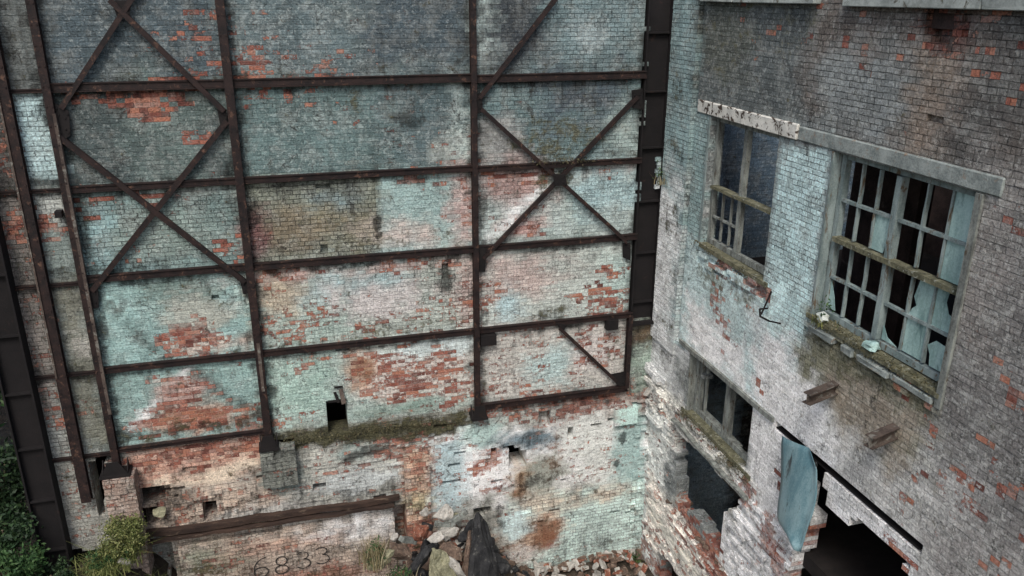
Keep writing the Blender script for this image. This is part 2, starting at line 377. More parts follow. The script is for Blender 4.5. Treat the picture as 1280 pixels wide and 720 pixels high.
# -- row above the first beam
wa.paint(RC((-6, Z1), (X2, 15)), col=(78, 92, 97), e=.035, light=.3, grime=.25, gap=.35)
wa.paint(RC((X2, Z1), (1.4, 15)), soft=.7, col=(92, 108, 110), e=.05, light=.4)
wa.paint(RC((1.4, Z1), (X3, 15)), soft=.8, col=(74, 88, 94), e=.02, light=.35, grime=.3)
wa.paint(RC((X3, Z1), (5.2, 15)), soft=.9, col=(66, 73, 78), e=.01, gap=.55, light=.1, grime=.35)
wa.paint(RC((4.6, Z1), (XR, 15)), soft=.7, col=(104, 124, 125), e=.01, gap=.9, light=.05, grime=.1)
wa.paint(LN([(3.5, 14), (3.5, 11.6)], .14), soft=.3, col=(150, 165, 160), light=.8)
wa.paint(E((-1.50, 12.20), .5, .28), e=.28); wa.paint(E((-1.07, 12.38), .5, .22), e=.45)
wa.paint(E((0.16, 11.76), 1.2, .14), e=.55); wa.paint(E((-0.21, 11.81), .4, .2), e=.8, light=.8)
wa.paint(E((0.52, 12.30), 1.1, .5), e=.16); wa.paint(E((5.44, 12.32), .3, .3), soft=.3, warp=.2, col=(125, 138, 138), light=.6)
# -- row 2
wa.paint(RC((-6, Z2), (X2, Z1)), col=(76, 88, 87), light=.4, e=.03, grime=.25)
wa.paint(RC((-2.2, Z2), (-1.1, Z1)), soft=1, col=(92, 108, 103))
wa.paint(RC((X2, Z2), (X3, Z1)), col=(92, 114, 112), light=.4, e=.035)
wa.paint(RC((1.8, Z2), (X3, Z1)), soft=.8, col=(82, 100, 102), light=.45)
wa.paint(RC((X3, Z2), (XR, Z1)), col=(98, 120, 120), gap=.75, light=.1, e=.01)
wa.paint(RC((4.6, 10.8), (6.1, Z1)), soft=.8, col=(78, 90, 98), gap=.8)
wa.paint(RC((5.9, Z2), (XR, 11)), soft=.5, col=(135, 150, 145), gap=.6)
wa.paint(LN([(-2.59, 11.46), (-2.02, 11.39), (-1.40, 11.42)], .10), soft=.1, e=1.6, warp=.2)
wa.paint(E((-2.09, 11.33), .28, .22), soft=.12, e=1.4, warp=.15); wa.paint(E((-1.89, 11.25), .12, .18), soft=.1, e=1.5)
wa.paint(E((-2.89, 11.40), .25, .1), e=1.2); wa.paint(E((-1.33, 10.69), .2, .1), e=.9)
wa.paint(E((-0.26, 11.34), .35, .3), e=.5); wa.paint(E((0.37, 11.28), .5, .14), e=.45); wa.paint(E((1.47, 10.84), .7, .35), e=.16)
wa.paint(E((3.08, 10.36), .5, .35), e=.22, col=(130, 135, 128), light=.7); wa.paint(LN([(3.05, 11.4), (3.1, 10)], .12), soft=.3, light=1.2, col=(135, 150, 145))
wa.paint(LN([(1.24, 11.43), (1.28, 11.05)], .09), moss=.8, grime=.6); wa.paint(E((2.30, 10.88), .3, .12), grime=.8)
wa.paint(E((4.89, 10.38), 1.0, .45), soft=.4, moss=.75, grime=.3); wa.paint(E((3.71, 10.40), .5, .5), e=.16, col=(125, 125, 122), light=.6)
wa.paint(RC((-6, Z1 - .2), (-3.3, 14)), soft=.1, col=(98, 104, 102), grime=.55, light=.4)
wa.paint(RC((-3.9, Z2 + .2), (-3.42, Z1 - .1)), soft=.05, warp=.01, col=(152, 176, 176), gap=1, light=.1, grime=0)
wa.paint(RC((-5, 8), (-4.02, Z1 - .05)), soft=.05, warp=.02, col=(78, 72, 68), grime=.4, e=.35, gap=.6)
# -- row 3
wa.paint(RC((XL, Z3), (X2, Z2)), col=(108, 130, 126), gap=.8, light=.1, e=.03)
wa.paint(RC((-3.4, Z3), (-2.2, 9.6)), soft=.5, col=(118, 148, 148), gap=.9)
wa.paint(E((-2.08, 9.18), 1.1, .45), soft=.4, col=(122, 138, 130), e=.12); wa.paint(E((-2.79, 8.54), .8, .16), soft=.2, grime=.7)
wa.paint(RC((-3.3, 9.62), (-1.9, 9.82)), soft=.08, warp=.08, e=1.4); wa.paint(E((-1.36, 9.89), .6, .12), e=.5, col=(150, 150, 140), light=.8)
wa.paint(E((-1.07, 8.79), .25, .12), e=.9); wa.paint(E((-2.45, 8.79), .3, .1), e=.6)
wa.paint(RC((X2, Z3), (1.62, Z2)), soft=.1, warp=.02, col=(122, 126, 110), gap=1.1, light=0, e=.02)
wa.paint(E((0.70, 9.41), .5, .4), soft=.4, col=(112, 132, 134)); wa.paint(E((0.46, 9.07), .9, .35), soft=.4, col=(120, 112, 84), moss=.35)
wa.paint(E((0.05, 9.02), .6, .35), soft=.4, col=(124, 112, 88)); wa.paint(E((1.29, 8.93), .3, .4), col=(120, 114, 88)); wa.paint(E((-0.59, 8.93), .25, .5), col=(118, 82, 78), e=.15)
wa.paint(RC((1.62, Z3), (X3, Z2)), soft=.1, warp=.02, col=(132, 156, 152), gap=.25, light=.4, e=.05, plas=.25)
wa.paint(RC((1.9, 9.75), (3.2, 9.9)), soft=.08, e=1.1); wa.paint(E((3.10, 9.18), .28, .7), soft=.3, col=(168, 140, 132), e=.35, light=.6)
wa.paint(E((1.94, 8.88), .6, .25), soft=.3, col=(172, 156, 146)); wa.paint(E((2.37, 8.70), 1, .2), soft=.2, moss=.5)
wa.paint(LN([(1.48, 9.91), (1.51, 9.43), (1.55, 8.84)], .02), soft=.03, warp=.06, grime=1.5, gap=1.5)
wa.paint(RC((X3, Z3), (XR, Z2)), col=(146, 158, 154), gap=.55, light=.35, e=.06)
wa.paint(E((4.05, 9.65), .8, .4), soft=.4, col=(158, 128, 120), e=.18); wa.paint(E((4.21, 8.79), .4, .2), e=.5, col=(160, 120, 110))
wa.paint(RC((3.4, 9.7), (4.9, 9.9)), soft=.1, e=1.0); wa.paint(RC((5.4, 9.72), (6.5, 9.88)), soft=.1, e=.8, col=(170, 140, 130))
wa.paint(E((5.88, 9.38), .7, .5), soft=.4, col=(140, 166, 168), e=.01)
wa.paint(LN([(3.61, 8.63), (4.20, 9.15), (4.67, 9.53)], .11), soft=.1, warp=.06, col=(190, 196, 188), plas=.7, e=0, moss=0)
wa.paint(LN([(3.82, 8.62), (5.67, 8.47), (4.99, 9.44)], .1), soft=.3, col=(110, 130, 120), a=.4)
wa.paint(E((4.93, 9.67), .35, .2), moss=.8, grime=.5)
# -- row 4
wa.paint(RC((XL, Z4), (X2, Z3)), col=(128, 158, 153), gap=.3, light=.3, e=.02, plas=.2)
wa.paint(LN([(-3.27, 8.23), (-2.86, 7.68), (-2.32, 6.93)], .06), soft=.06, warp=.03, col=(84, 104, 98), e=0, grime=.4); wa.paint(LN([(-0.93, 7.93), (-1.39, 7.44), (-1.75, 7.25)], .1), soft=.2, col=(168, 176, 168), plas=.5)
wa.paint(E((-2.04, 8.03), .65, .3), soft=.3, col=(110, 132, 124), moss=.3, gap=.9, plas=.5); wa.paint(E((-1.77, 7.63), .6, .35), col=(150, 152, 140), plas=.5, e=.1)
wa.paint(E((-1.87, 7.11), .62, .24), soft=.14, warp=.2, e=1.7, plas=0, light=.6); wa.paint(E((-1.50, 7.07), .7, .15), soft=.2, e=.5, col=(170, 150, 135)); wa.paint(E((-1.73, 6.81), 1.0, .08), e=.4, grime=.4)
wa.paint(RC((X2, Z4), (X3, Z3)), col=(148, 154, 144), gap=.5, light=.4, e=.10)
wa.paint(RC((-.6, Z4), (1.0, 7.6)), soft=.6, col=(140, 158, 148), e=.15, rust=.1); wa.paint(E((-0.33, 7.87), .45, .5), soft=.4, col=(164, 150, 126), e=.2, rust=.35)
wa.paint(E((-0.39, 7.18), .5, .35), e=.5); wa.paint(E((0.27, 7.42), .55, .2), e=.45); wa.paint(E((2.40, 7.11), .85, .28), e=.55); wa.paint(E((1.56, 7.07), 1.2, .14), e=.7, moss=.3)
wa.paint(RC((.4, 7.7), (2.0, 8.3)), soft=.6, col=(140, 164, 164), gap=.6, e=.03); wa.paint(E((1.44, 7.61), .8, .35), soft=.4, col=(170, 162, 158), plas=.3)
wa.paint(RC((-.6, 6.85), (3.2, 7.08)), soft=.12, warp=.15, moss=.62, e=.35); wa.paint(E((3.14, 7.69), .2, .6), e=.55, col=(165, 140, 130), gap=1)
wa.paint(E((2.74, 8.04), .2, .28), soft=.15, grime=1.1, gap=1.3); wa.paint(E((1.91, 8.23), 1.8, .08), e=.6, col=(170, 140, 130))
wa.paint(LN([(0.71, 8.07), (0.78, 8.27), (1.33, 8.29), (1.34, 8.06)], .025), soft=.04, grime=1.5); wa.paint(LN([(1.79, 7.97), (1.81, 7.58)], .02), soft=.04, grime=1.4)
wa.paint(RC((X3, Z4), (XR, Z3)), col=(158, 164, 157), gap=.5, light=.5, e=.05)
wa.paint(E((4.05, 7.76), .9, .4), soft=.5, col=(165, 146, 138), e=.12); wa.paint(E((3.54, 7.45), .28, .45), soft=.2, e=.65); wa.paint(E((3.93, 7.20), .2, .3), col=(148, 170, 172), e=.02)
wa.paint(LN([(5.63, 7.25), (5.91, 7.59), (6.17, 7.77)], .12), soft=.15, e=.75); wa.paint(LN([(5.30, 7.14), (5.80, 7.30), (6.41, 7.29)], .13), soft=.15, e=.8); wa.paint(E((5.90, 7.00), .6, .14), e=.9)
wa.paint(RC((5.9, Z4), (XR, 8.1)), soft=.5, col=(148, 168, 162)); wa.paint(RC((3.4, 6.83), (5.5, 7.0)), soft=.1, moss=.4); wa.paint(E((4.88, 7.02), .35, .12), moss=.7, grime=.6)
# -- row 5
wa.paint(RC((XL, Z5), (X2, Z4)), col=(124, 152, 146), gap=.3, light=.3, plas=.2)
wa.paint(PG([(-2.00, 6.63), (-3.18, 5.46), (-1.04, 5.55)]), soft=.15, warp=.08, col=(128, 132, 122), e=.16, gap=.6)
wa.paint(LN([(-1.96, 6.62), (-2.57, 6.02), (-3.03, 5.60)], .07), soft=.06, warp=.03, col=(206, 208, 196), plas=.5, e=.1); wa.paint(LN([(-1.83, 6.56), (-1.34, 6.01), (-0.86, 5.61)], .07), soft=.06, warp=.03, col=(74, 88, 84), e=0, grime=.4)
wa.paint(E((-2.17, 6.29), .4, .25), e=.6, col=(160, 130, 118)); wa.paint(E((-2.44, 5.97), .3, .2), e=.4)
wa.paint(E((-1.94, 5.65), .75, .22), soft=.2, e=1.5, rust=.75, col=(190, 130, 90), plas=0, light=.7); wa.paint(RC((-3.3, 5.28), (-.8, 5.5)), soft=.2, moss=.6, grime=.4); wa.paint(E((-3.09, 5.61), .3, .18), e=.8)
wa.paint(RC((X2, 5.0), (X3, Z4)), col=(144, 158, 150), gap=.3, light=.5, e=.08)
wa.paint(RC((-.6, 5.4), (.5, 6.6)), soft=.5, col=(140, 166, 154), plas=.2); wa.paint(RC((.9, 5.6), (3.2, 6.65)), soft=.5, warp=.2, e=.62, light=.95, col=(165, 150, 140), gap=.2)
wa.paint(E((1.97, 5.99), 1.0, .5), soft=.4, e=.85, light=1); wa.paint(E((1.09, 6.24), .3, .45), soft=.3, rust=.9, col=(160, 120, 80)); wa.paint(E((2.90, 5.34), .45, .3), e=.8, rust=.3)
wa.paint(E((0.05, 6.48), .3, .15), e=.6); wa.paint(E((-0.56, 5.31), .6, .14), e=.6); wa.paint(RC((.8, 5.2), (2.6, 5.42)), soft=.15, col=(112, 136, 124), plas=.6, e=.05); wa.paint(E((2.45, 6.52), .8, .2), col=(170, 180, 178), e=.15)
wa.paint(RC((X3, Z5), (XR, Z4)), col=(160, 154, 146), gap=.6, light=.7, e=.24)
wa.paint(E((4.90, 5.88), .5, .4), soft=.4, col=(150, 170, 168), e=.05); wa.paint(E((5.77, 6.04), .5, .4), e=.5, col=(170, 160, 155)); wa.paint(E((6.16, 5.99), .15, .3), moss=.8, grime=.5); wa.paint(E((4.06, 5.54), 1, .2), e=.45)
# -- narrow bays at the left
wa.paint(RC((-3.9, Z3), (-3.42, Z2)), soft=.05, col=(120, 132, 126), plas=.4, gap=.7); wa.paint(RC((-3.9, 9.4), (-3.42, Z2)), soft=.1, col=(150, 152, 145), gap=1, plas=0)
wa.paint(RC((-3.9, Z5), (-3.42, Z3)), soft=.2, col=(112, 112, 98), plas=.35, moss=.25, e=.08); wa.paint(E((-3.50, 7.30), .18, .2), col=(160, 155, 145))
wa.paint(RC((-4.9, 5.4), (-4.02, 9.9)), soft=.2, col=(122, 114, 106), e=.3, grime=.4, gap=.9, moss=.2); wa.paint(E((-4.15, 9.34), .5, .3), e=.8)
wa.paint(RC((-4.9, 3.5), (-4.02, 6.0)), soft=.3, col=(132, 134, 128), e=.25, grime=.3, gap=.9); wa.paint(E((-4.03, 6.07), .2, .2), e=.9); wa.paint(E((-4.23, 4.39), .25, .5), col=(170, 180, 178), plas=.7, e=.4)
# -- below the frame: the old masonry wall
wa.paint(RC((-4.9, 0), (8, Z5 - .1)), soft=.15, warp=.03, col=(142, 140, 130), gap=.6, light=.4, e=.22, plas=.15, grime=.3)
wa.paint(RC((-3.2, 4.3), (X2, Z5 - .05)), soft=.1, warp=.05, col=(172, 130, 106), e=.4, rust=.35, gap=.45, plas=0, light=.3)
wa.paint(LN([(-2.94, 4.29), (-2.03, 4.34), (-1.03, 4.52)], .1), soft=.15, col=(196, 176, 150), plas=.6, moss=.2, e=0); wa.paint(E((-1.96, 4.88), 1.0, .16), e=1.1)
wa.paint(RC((-3.2, 3.3), (-.6, 4.2)), soft=.3, warp=.2, col=(168, 148, 128), e=.35, gap=1.0, grime=.25, light=.3); wa.paint(E((-2.80, 3.78), .8, .25), grime=.6, e=.4, rust=.3)
wa.paint(RC((-.7, 4.7), (3.3, Z5 - .15)), soft=.2, warp=.2, col=(118, 112, 92), moss=.8, e=.3, grime=.35, gap=1)
wa.paint(E((0.96, 4.46), .45, .3), soft=.2, col=(112, 138, 134), plas=.6, e=.05); wa.paint(E((1.03, 4.45), .3, .12), grime=1.2)
wa.paint(RC((-.2, 3.9), (2.2, 4.7)), soft=.5, warp=.3, col=(160, 158, 148), e=.42, plas=.2, gap=.7); wa.paint(E((1.91, 4.58), .6, .35), e=1.0, rust=.35); wa.paint(E((2.72, 4.64), .7, .25), e=.8)
wa.paint(E((1.57, 4.18), 1.2, .12), e=.8); wa.paint(E((-0.58, 4.27), .35, .4), soft=.2, col=(112, 126, 120), plas=.3, e=.1, grime=.3); wa.paint(E((-0.74, 3.39), .9, .3), soft=.3, col=(165, 160, 152), plas=.5, e=.1); wa.paint(E((0.92, 3.83), .9, .25), col=(165, 168, 165), plas=.4, e=.2)
wa.paint(E((-0.03, 3.63), 1.4, .12), grime=.6)
wa.paint(LN([(-0.59, 4.97), (0.52, 4.89), (1.76, 4.88), (3.22, 4.89)], .14), soft=.2, warp=.15, moss=1.0, grime=.9, col=(96, 92, 70), e=.1)
wa.paint(LN([(3.47, 4.98), (4.92, 4.96), (6.17, 4.97)], .13), soft=.2, warp=.12, grime=1.0, e=.6)
wa.paint(LN([(-3.12, 5.45), (-2.03, 5.45), (-0.90, 5.53)], .1), soft=.15, warp=.1, grime=.8, moss=.5)
wa.paint(LN([(-3.18, 3.58), (-0.94, 3.57), (1.54, 3.53)], .13), soft=.25, warp=.15, grime=.9)
# 6833 wall
wa.paint(E((-2.64, 3.92), .6, .3), soft=.3, warp=.2, grime=.8, rust=.3)
wa.paint(RC((-2.7, 0), (1.55, 3.12)), soft=.08, warp=.02, col=(160, 142, 124), e=.1, gap=1.2, rust=.35, light=0, plas=.1)
wa.paint(E((-2.08, 2.63), .55, .3), soft=.3, moss=.62, col=(130, 130, 110)); wa.paint(E((0.70, 2.83), .75, .28), soft=.3, warp=.15, col=(222, 222, 214), rust=0, e=0, gap=.8, plas=.3); wa.paint(E((-0.72, 2.73), .9, .14), col=(168, 135, 112), e=.3)
wa.paint(RC((-2.6, 1.9), (1.5, 2.5)), soft=.3, warp=.25, grime=.55, a=.8); wa.paint(E((-1.68, 2.26), .5, .3), e=.4, rust=.6); wa.paint(E((-0.01, 1.86), 1.2, .25), rust=.7, e=.3, col=(150, 110, 90)); wa.paint(E((1.11, 2.06), .4, .3), col=(120, 100, 85), grime=.6, rust=.5)
wa.paint(RC((-3.3, .5), (2.3, 3.9)), soft=.6, warp=.4, grime=.42, a=.7)
wa.paint(RC((3.2, .3), (7.1, 1.5)), soft=.5, warp=.4, grime=.55, a=.8)
# pier right of it
wa.paint(RC((1.7, 1.5), (2.34, 4.4)), soft=.1, col=(172, 140, 112), e=.55, rust=.35, moss=.2, gap=1); wa.paint(E((2.02, 2.37), .35, .3), e=1.4); wa.paint(E((2.02, 3.25), .25, .2), col=(165, 150, 110), moss=.4, e=.1)
# pale plaster field
wa.paint(RC((2.3, 2.9), (7.2, 4.6)), soft=.3, warp=.3, col=(196, 206, 200), plas=.85, e=.2, gap=.3, grime=.05, moss=0)
wa.paint(RC((2.32, 2.9), (3.0, 4.5)), soft=.25, col=(150, 168, 170), plas=.6, grime=.3)
wa.paint(LN([(3.21, 3.72), (3.64, 3.93), (3.72, 3.96)], .12), soft=.12, e=1.2, plas=0, light=.3); wa.paint(E((3.81, 3.17), .4, .13), e=.8, plas=.3); wa.paint(E((3.46, 3.39), .5, .1), e=.5)
wa.paint(RC((3.4, 4.6), (5.2, 5.1)), soft=.3, warp=.3, col=(150, 148, 140), e=.55, grime=.3, plas=.1)
wa.paint(E((3.39, 4.54), .4, .3), soft=.2, col=(150, 172, 166), plas=.7, e=0); wa.paint(E((4.07, 4.34), .7, .12), rust=0, col=(90, 112, 120), grime=.5, plas=.5); wa.paint(E((4.41, 4.23), .6, .2), grime=.6, col=(110, 130, 138))
wa.paint(RC((5.2, 4.5), (6.5, 5.1)), soft=.3, warp=.2, col=(140, 108, 96), e=.75, grime=.35); wa.paint(E((5.10, 5.03), 1.0, .12), grime=.8, e=.9)
wa.paint(E((4.63, 3.38), .55, .5), soft=.4, warp=.2, col=(140, 142, 130), grime=.45, rust=.45, e=.1); wa.paint(E((4.21, 3.25), .2, .35), soft=.2, rust=.85, col=(160, 135, 100)); wa.paint(E((4.95, 3.91), .2, .5), rust=.8); wa.paint(E((4.57, 3.23), .5, .15), grime=.75)
wa.paint(RC((5.4, 3.1), (6.4, 4.6)), soft=.4, warp=.3, col=(182, 182, 176), e=.25, plas=.4); wa.paint(RC((6.3, 2.5), (7.1, 4.5)), soft=.2, col=(140, 164, 160), plas=.5, e=.1)
wa.paint(LN([(6.50, 4.45), (6.49, 3.67), (6.36, 2.88)], .03), soft=.05, grime=1.5, warp=.06)
# tiled-looking lower field
wa.paint(RC((3.9, .5), (7.2, 2.82)), soft=.1, warp=.03, col=(166, 184, 176), gap=1.1, light=0, plas=0, e=.01, rust=.05)
wa.paint(E((4.53, 1.98), .7, .5), soft=.4, warp=.2, rust=.75, col=(176, 146, 116)); wa.paint(E((4.81, 1.76), .32, .35), soft=.25, rust=1.3, col=(130, 70, 45), plas=.4); wa.paint(RC((4.1, 2.5), (6.6, 2.8)), soft=.3, rust=.45, col=(180, 166, 146))
wa.paint(E((6.88, 2.16), .2, .5), rust=.6); wa.paint(E((4.17, 1.42), .5, .3), soft=.2, warp=.2, col=(180, 170, 162), plas=.6, e=.35); wa.paint(E((3.72, 2.45), .2, .3), grime=.7, plas=.5)
wa.paint(RC((4.0, .4), (7.2, 1.35)), soft=.5, warp=.3, rust=.45, moss=.25, e=.2, grime=.3); wa.paint(E((4.07, 2.17), .3, .4), col=(170, 186, 184), plas=.5, rust=0)
wa.paint(RC((6.65, 4.9), (7.3, Z4 - .1)), soft=.1, col=(134, 150, 136), rust=.15, gap=.6); wa.paint(RC((6.65, 6.1), (7.3, 6.6)), soft=.2, col=(110, 92, 66), moss=.5)
wa.paint(E((6.91, 4.78), .5, .3), soft=.3, col=(150, 132, 122), e=.4, grime=.5)
# -- dirt and run-off along the steel, its contact shade painted in as well
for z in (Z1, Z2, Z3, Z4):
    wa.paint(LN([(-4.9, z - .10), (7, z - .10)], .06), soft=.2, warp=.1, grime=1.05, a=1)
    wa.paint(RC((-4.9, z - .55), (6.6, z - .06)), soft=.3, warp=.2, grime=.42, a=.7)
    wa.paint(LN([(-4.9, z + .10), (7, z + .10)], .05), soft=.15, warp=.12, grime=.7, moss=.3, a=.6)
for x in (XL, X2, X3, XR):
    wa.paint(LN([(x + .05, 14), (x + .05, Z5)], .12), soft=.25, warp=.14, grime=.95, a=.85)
# -- relief: holes, ledges, missing bricks
wa.depth(RC((X2 + .05, 0), (2.32, 4.95)), .10, warp=.05, rough=.03)
wa.depth(RC((2.3, 0), (7.8, 4.95)), .10, warp=.03, rough=.006)
wa.depth(RC((-3.2, 3.35), (X2 + .1, 4.1)), .05, warp=.1, rough=.07)
wa.depth(RC((-.6, 4.2), (3.2, 4.95)), .08, warp=.15, rough=.06)
wa.depth(RC((-2.62, 0), (1.5, 3.03)), .21, warp=.015, rough=.02)
wa.depth(RC((-3.25, 0), (-2.68, 3.25)), -.38, warp=.02)
wa.depth(RC((1.52, 1.9), (1.78, 3.15)), -.38, warp=.03)
wa.depth(RC((1.8, 0), (2.32, 4.0)), .16, warp=.05, rough=.05)
wa.depth(PG([(3.86, 2.42), (7.06, 2.92), (7.24, 0.11), (4.08, 0.80)]), .14, warp=.01)
wa.depth(RC((6.30, 4.80), (6.83, 4.32)), .2, warp=.02)
wa.depth(RC((6.6, 4.9), (7.3, 5.3)), .05, warp=.15, rough=.16)
wa.depth(RC((6.8, .2), (7.2, 5.0)), .12, warp=.12, rough=.08)
wa.paint(RC((6.30, 4.80), (6.83, 4.32)), soft=.05, warp=.01, col=(160, 186, 178), plas=.9, e=0, grime=0)
H1 = None
wa.depth(E((-2.91, 4.18), .38, .17, 10), H1, warp=.1, tooth=.04); wa.depth(RC((-3.12, 3.92), (-2.76, 3.56)), H1, warp=.06, tooth=.04)
for p in ((-2.58, 4.23), (-2.43, 4.24), (-2.57, 4.07)): wa.depth(E(p, .12, .05), -.15, warp=.03)
wa.depth(RC((-2.08, 3.89), (-1.81, 3.52)), H1, warp=.02, tooth=.03); wa.depth(E((0.07, 3.87), .17, .09), H1, warp=.06)
wa.depth(RC((0.43, 5.68), (0.75, 4.94)), H1, warp=.0); wa.depth(RC((4.00, 4.08), (4.30, 3.67)), H1, warp=.02)
wa.depth(RC((4.61, 4.88), (4.90, 4.50)), -.12, warp=.05); wa.depth(E((3.69, 4.12), .07, .1), -.12); wa.depth(E((5.35, 4.31), .08, .1), -.15)
wa.depth(E((-0.79, 4.27), .2, .08, 15), -.12, warp=.05); wa.depth(E((3.37, 2.69), .17, .14), H1, warp=.06); wa.depth(E((2.76, 8.04), .1, .16), -.12, warp=.08)
wa.depth(RC((-1.58, 7.78), (-1.52, 7.59)), -.12, warp=0); wa.depth(E((-1.32, 7.92), .03, .07), -.12, warp=0); wa.depth(E((1.01, 6.66), .04, .12), -.12, warp=0)
for p in ((0.79, 6.69), (6.23, 4.45), (5.87, 4.35), (0.63, 9.82), (0.56, 8.69), (5.18, 3.13), (6.75, 2.04), (6.40, 2.10), (2.80, 3.54), (2.65, 3.55), (4.65, 2.20)):
    wa.depth(E(p, .10, .045), -.10, warp=.02)
wa.depth(RC((-4.9, 0), (7.8, 4.9)), -.05, prob=.006, warp=0)
wa.depth(RC((XS, 6.65), (7.8, 15)), None, warp=.03)
wa.depth(PG([(-3.82, 4.96), (-3.50, 5.17), (-3.70, 3.95), (-3.90, 3.81)]), None, warp=.05)
wa.depth(RC((-4.95, 0), (-3.6, 3.2)), None, warp=.2)
brick_wall_thing = thing('brick_wall', (1, 0, 0), 'tall painted brick wall filling the bays of the dark steel frame, patched teal, grey and bare red', 'wall')
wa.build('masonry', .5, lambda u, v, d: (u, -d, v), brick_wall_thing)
# painted number
def stroke(mb, pts, w, y):
    P = [Vector((x, 0, z)) for x, z in pts]; L, Rr = [], []
    for i, p in enumerate(P):
        t = (P[min(i + 1, len(P) - 1)] - P[max(i - 1, 0)]).normalized(); nn = Vector((-t.z, 0, t.x)) * (w / 2 * (.6 + .7 * random.random()))
        L.append(p + nn); Rr.append(p - nn)
    off = Vector((0, y, 0)); a = [mb.bm.verts.new(q + off) for q in L]; b = [mb.bm.verts.new(q + off) for q in Rr]
    for i in range(len(P) - 1): mb.bm.faces.new((a[i], b[i], b[i + 1], a[i + 1]))
def arc(cx, cz, rx, rz, a0, a1, n=14): return [(cx + rx * math.cos(R(a0 + (a1 - a0) * i / n)), cz + rz * math.sin(R(a0 + (a1 - a0) * i / n))) for i in range(n + 1)]
digits = {
    '6': [arc(.14, .11, .13, .11, 110, 470, 20), arc(.28, .17, .26, .27, 95, 200)],
    '8': [arc(.13, .10, .12, .10, 90, 450, 18), arc(.14, .30, .10, .10, -90, 270, 18)],
    '3': [arc(.10, .30, .11, .09, 150, -80, 14), arc(.11, .11, .13, .11, 85, -150, 16)],
}
for ch, (px, pz), h in (('6', (-1.27, 2.11), .42), ('8', (-0.87, 2.10), .42), ('3', (-0.43, 2.14), .42), ('3', (-0.06, 2.17), .42)):
    mb = MB()
    for s_ in digits[ch]: stroke(mb, [(px + x * 1.05, pz + z * h / .42) for x, z in s_], .026, -.232)
    mb.build('painted_digit', M['ink'], brick_wall_thing)
# timber lintel over the numbered wall, moss along the ledge
mb = MB()
p0, p1 = (-3.24, 3.43), (1.65, 3.38)
mb.bar((p0[0], -.14, p0[1]), (p1[0], -.14, p1[1] + .0), .10, .14, seg=16, jit=.016)
mb.bar((p0[0] + .2, -.20, p0[1] - .13), (p1[0] - .1, -.20, p1[1] - .11), .05, .12, seg=16, jit=.02)
mb.build('lintel', M['wood_dark'], brick_wall_thing)

# ------------------------------------------------------------------ right-hand building
XB = 7.1
wb = Wall(-.256, 11.5, 0, 12.95, (112, 116, 114))
g = dict(W1=((1.60, 8.70), (3.72, 11.02)), W2=((4.98, 8.60), (7.45, 11.02)), W3=((1.62, 5.32), (3.88, 6.60)))
wb.paint(RC((-1, 6.5), (1.15, 14)), soft=.1, warp=.02, col=(120, 144, 144), gap=.9, light=.1, e=0, grime=.05)
wb.paint(RC((-1, 4.5), (1.15, 9.6)), soft=1.2, warp=.3, col=(186, 206, 206), gap=.8, light=.1)
for p, rx, rz in (((0.45, 11.28), .3, .25), ((0.61, 10.28), .3, .15), ((0.56, 8.97), .4, .25), ((0.48, 7.90), .5, .12), ((0.64, 6.86), .5, .1), ((0.50, 6.10), .4, .1)):
    wb.paint(E(p, rx, rz), soft=.2, warp=.2, moss=.55, grime=.55)
wb.paint(RC((1.05, 6.6), (1.65, 11)), soft=.1, col=(122, 146, 144), gap=.9, light=.2, e=0)
wb.paint(RC((1.1, 11.1), (4.6, 14)), soft=.5, warp=.2, col=(90, 96, 95), light=.45, gap=.6, e=.02, grime=.15)
wb.paint(RC((1.1, 11.6), (2.6, 14)), soft=.5, warp=.3, moss=.42, col=(88, 92, 84)); wb.paint(RC((2.9, 12.2), (4.2, 12.9)), soft=.4, warp=.2, moss=.5)
wb.paint(RC((4.2, 11.2), (11, 14)), soft=.6, warp=.3, col=(108, 99, 91), light=.3, gap=.8, e=.025, grime=.15)
wb.paint(RC((4.4, 11.25), (6.4, 12.3)), soft=.5, warp=.3, col=(122, 126, 124), gap=1, light=.2)
wb.paint(RC((6.2, 11.2), (6.8, 12.4)), soft=.3, warp=.2, col=(128, 112, 96), rust=.35, e=.05)
wb.paint(RC((7, 11.5), (11, 14)), soft=.5, warp=.3, col=(92, 88, 84), grime=.3)
wb.paint(RC((7.3, 5), (12, 11.2)), soft=.6, warp=.3, col=(118, 114, 110), light=.45, gap=.6, e=.015)
wb.paint(RC((7.35, 9.2), (8.0, 11.4)), soft=.3, warp=.2, col=(126, 120, 114), gap=.6, e=.08)
wb.paint(RC((3.75, 6.5), (4.95, 10.95)), soft=.1, warp=.03, col=(158, 182, 181), gap=1.0, light=.05, e=.01)
wb.paint(RC((3.9, 11.0), (4.9, 11.2)), soft=.1, col=(130, 140, 138))
# between the storeys
wb.paint(RC((1.1, 6.7), (3.8, 8.7)), soft=.2, warp=.1, col=(160, 178, 176), gap=.5, light=.4, e=.03, plas=.2)
wb.paint(RC((1.3, 6.7), (3.4, 7.6)), soft=.4, warp=.2, col=(190, 206, 204), light=.4)
wb.paint(LN([(2.31, 8.27), (2.36, 7.69), (2.76, 7.32)], .12), soft=.12, warp=.1, e=.9); wb.paint(LN([(2.20, 8.60), (3.05, 8.59), (3.79, 8.50)], .13), soft=.12, warp=.1, e=1.3, moss=.3)
wb.paint(E((2.03, 8.25), .5, .28), soft=.2, warp=.15, moss=.85); wb.paint(E((3.11, 8.26), .7, .25, -8), soft=.2, warp=.15, moss=.55, e=.3); wb.paint(RC((3.75, 7.5), (4.4, 8.9)), soft=.3, col=(164, 186, 184), light=.4, gap=.6)
wb.paint(RC((3.6, 6.2), (6.4, 8.0)), soft=.6, warp=.3, col=(192, 212, 209), gap=.35, light=.5, e=.02, grime=0)
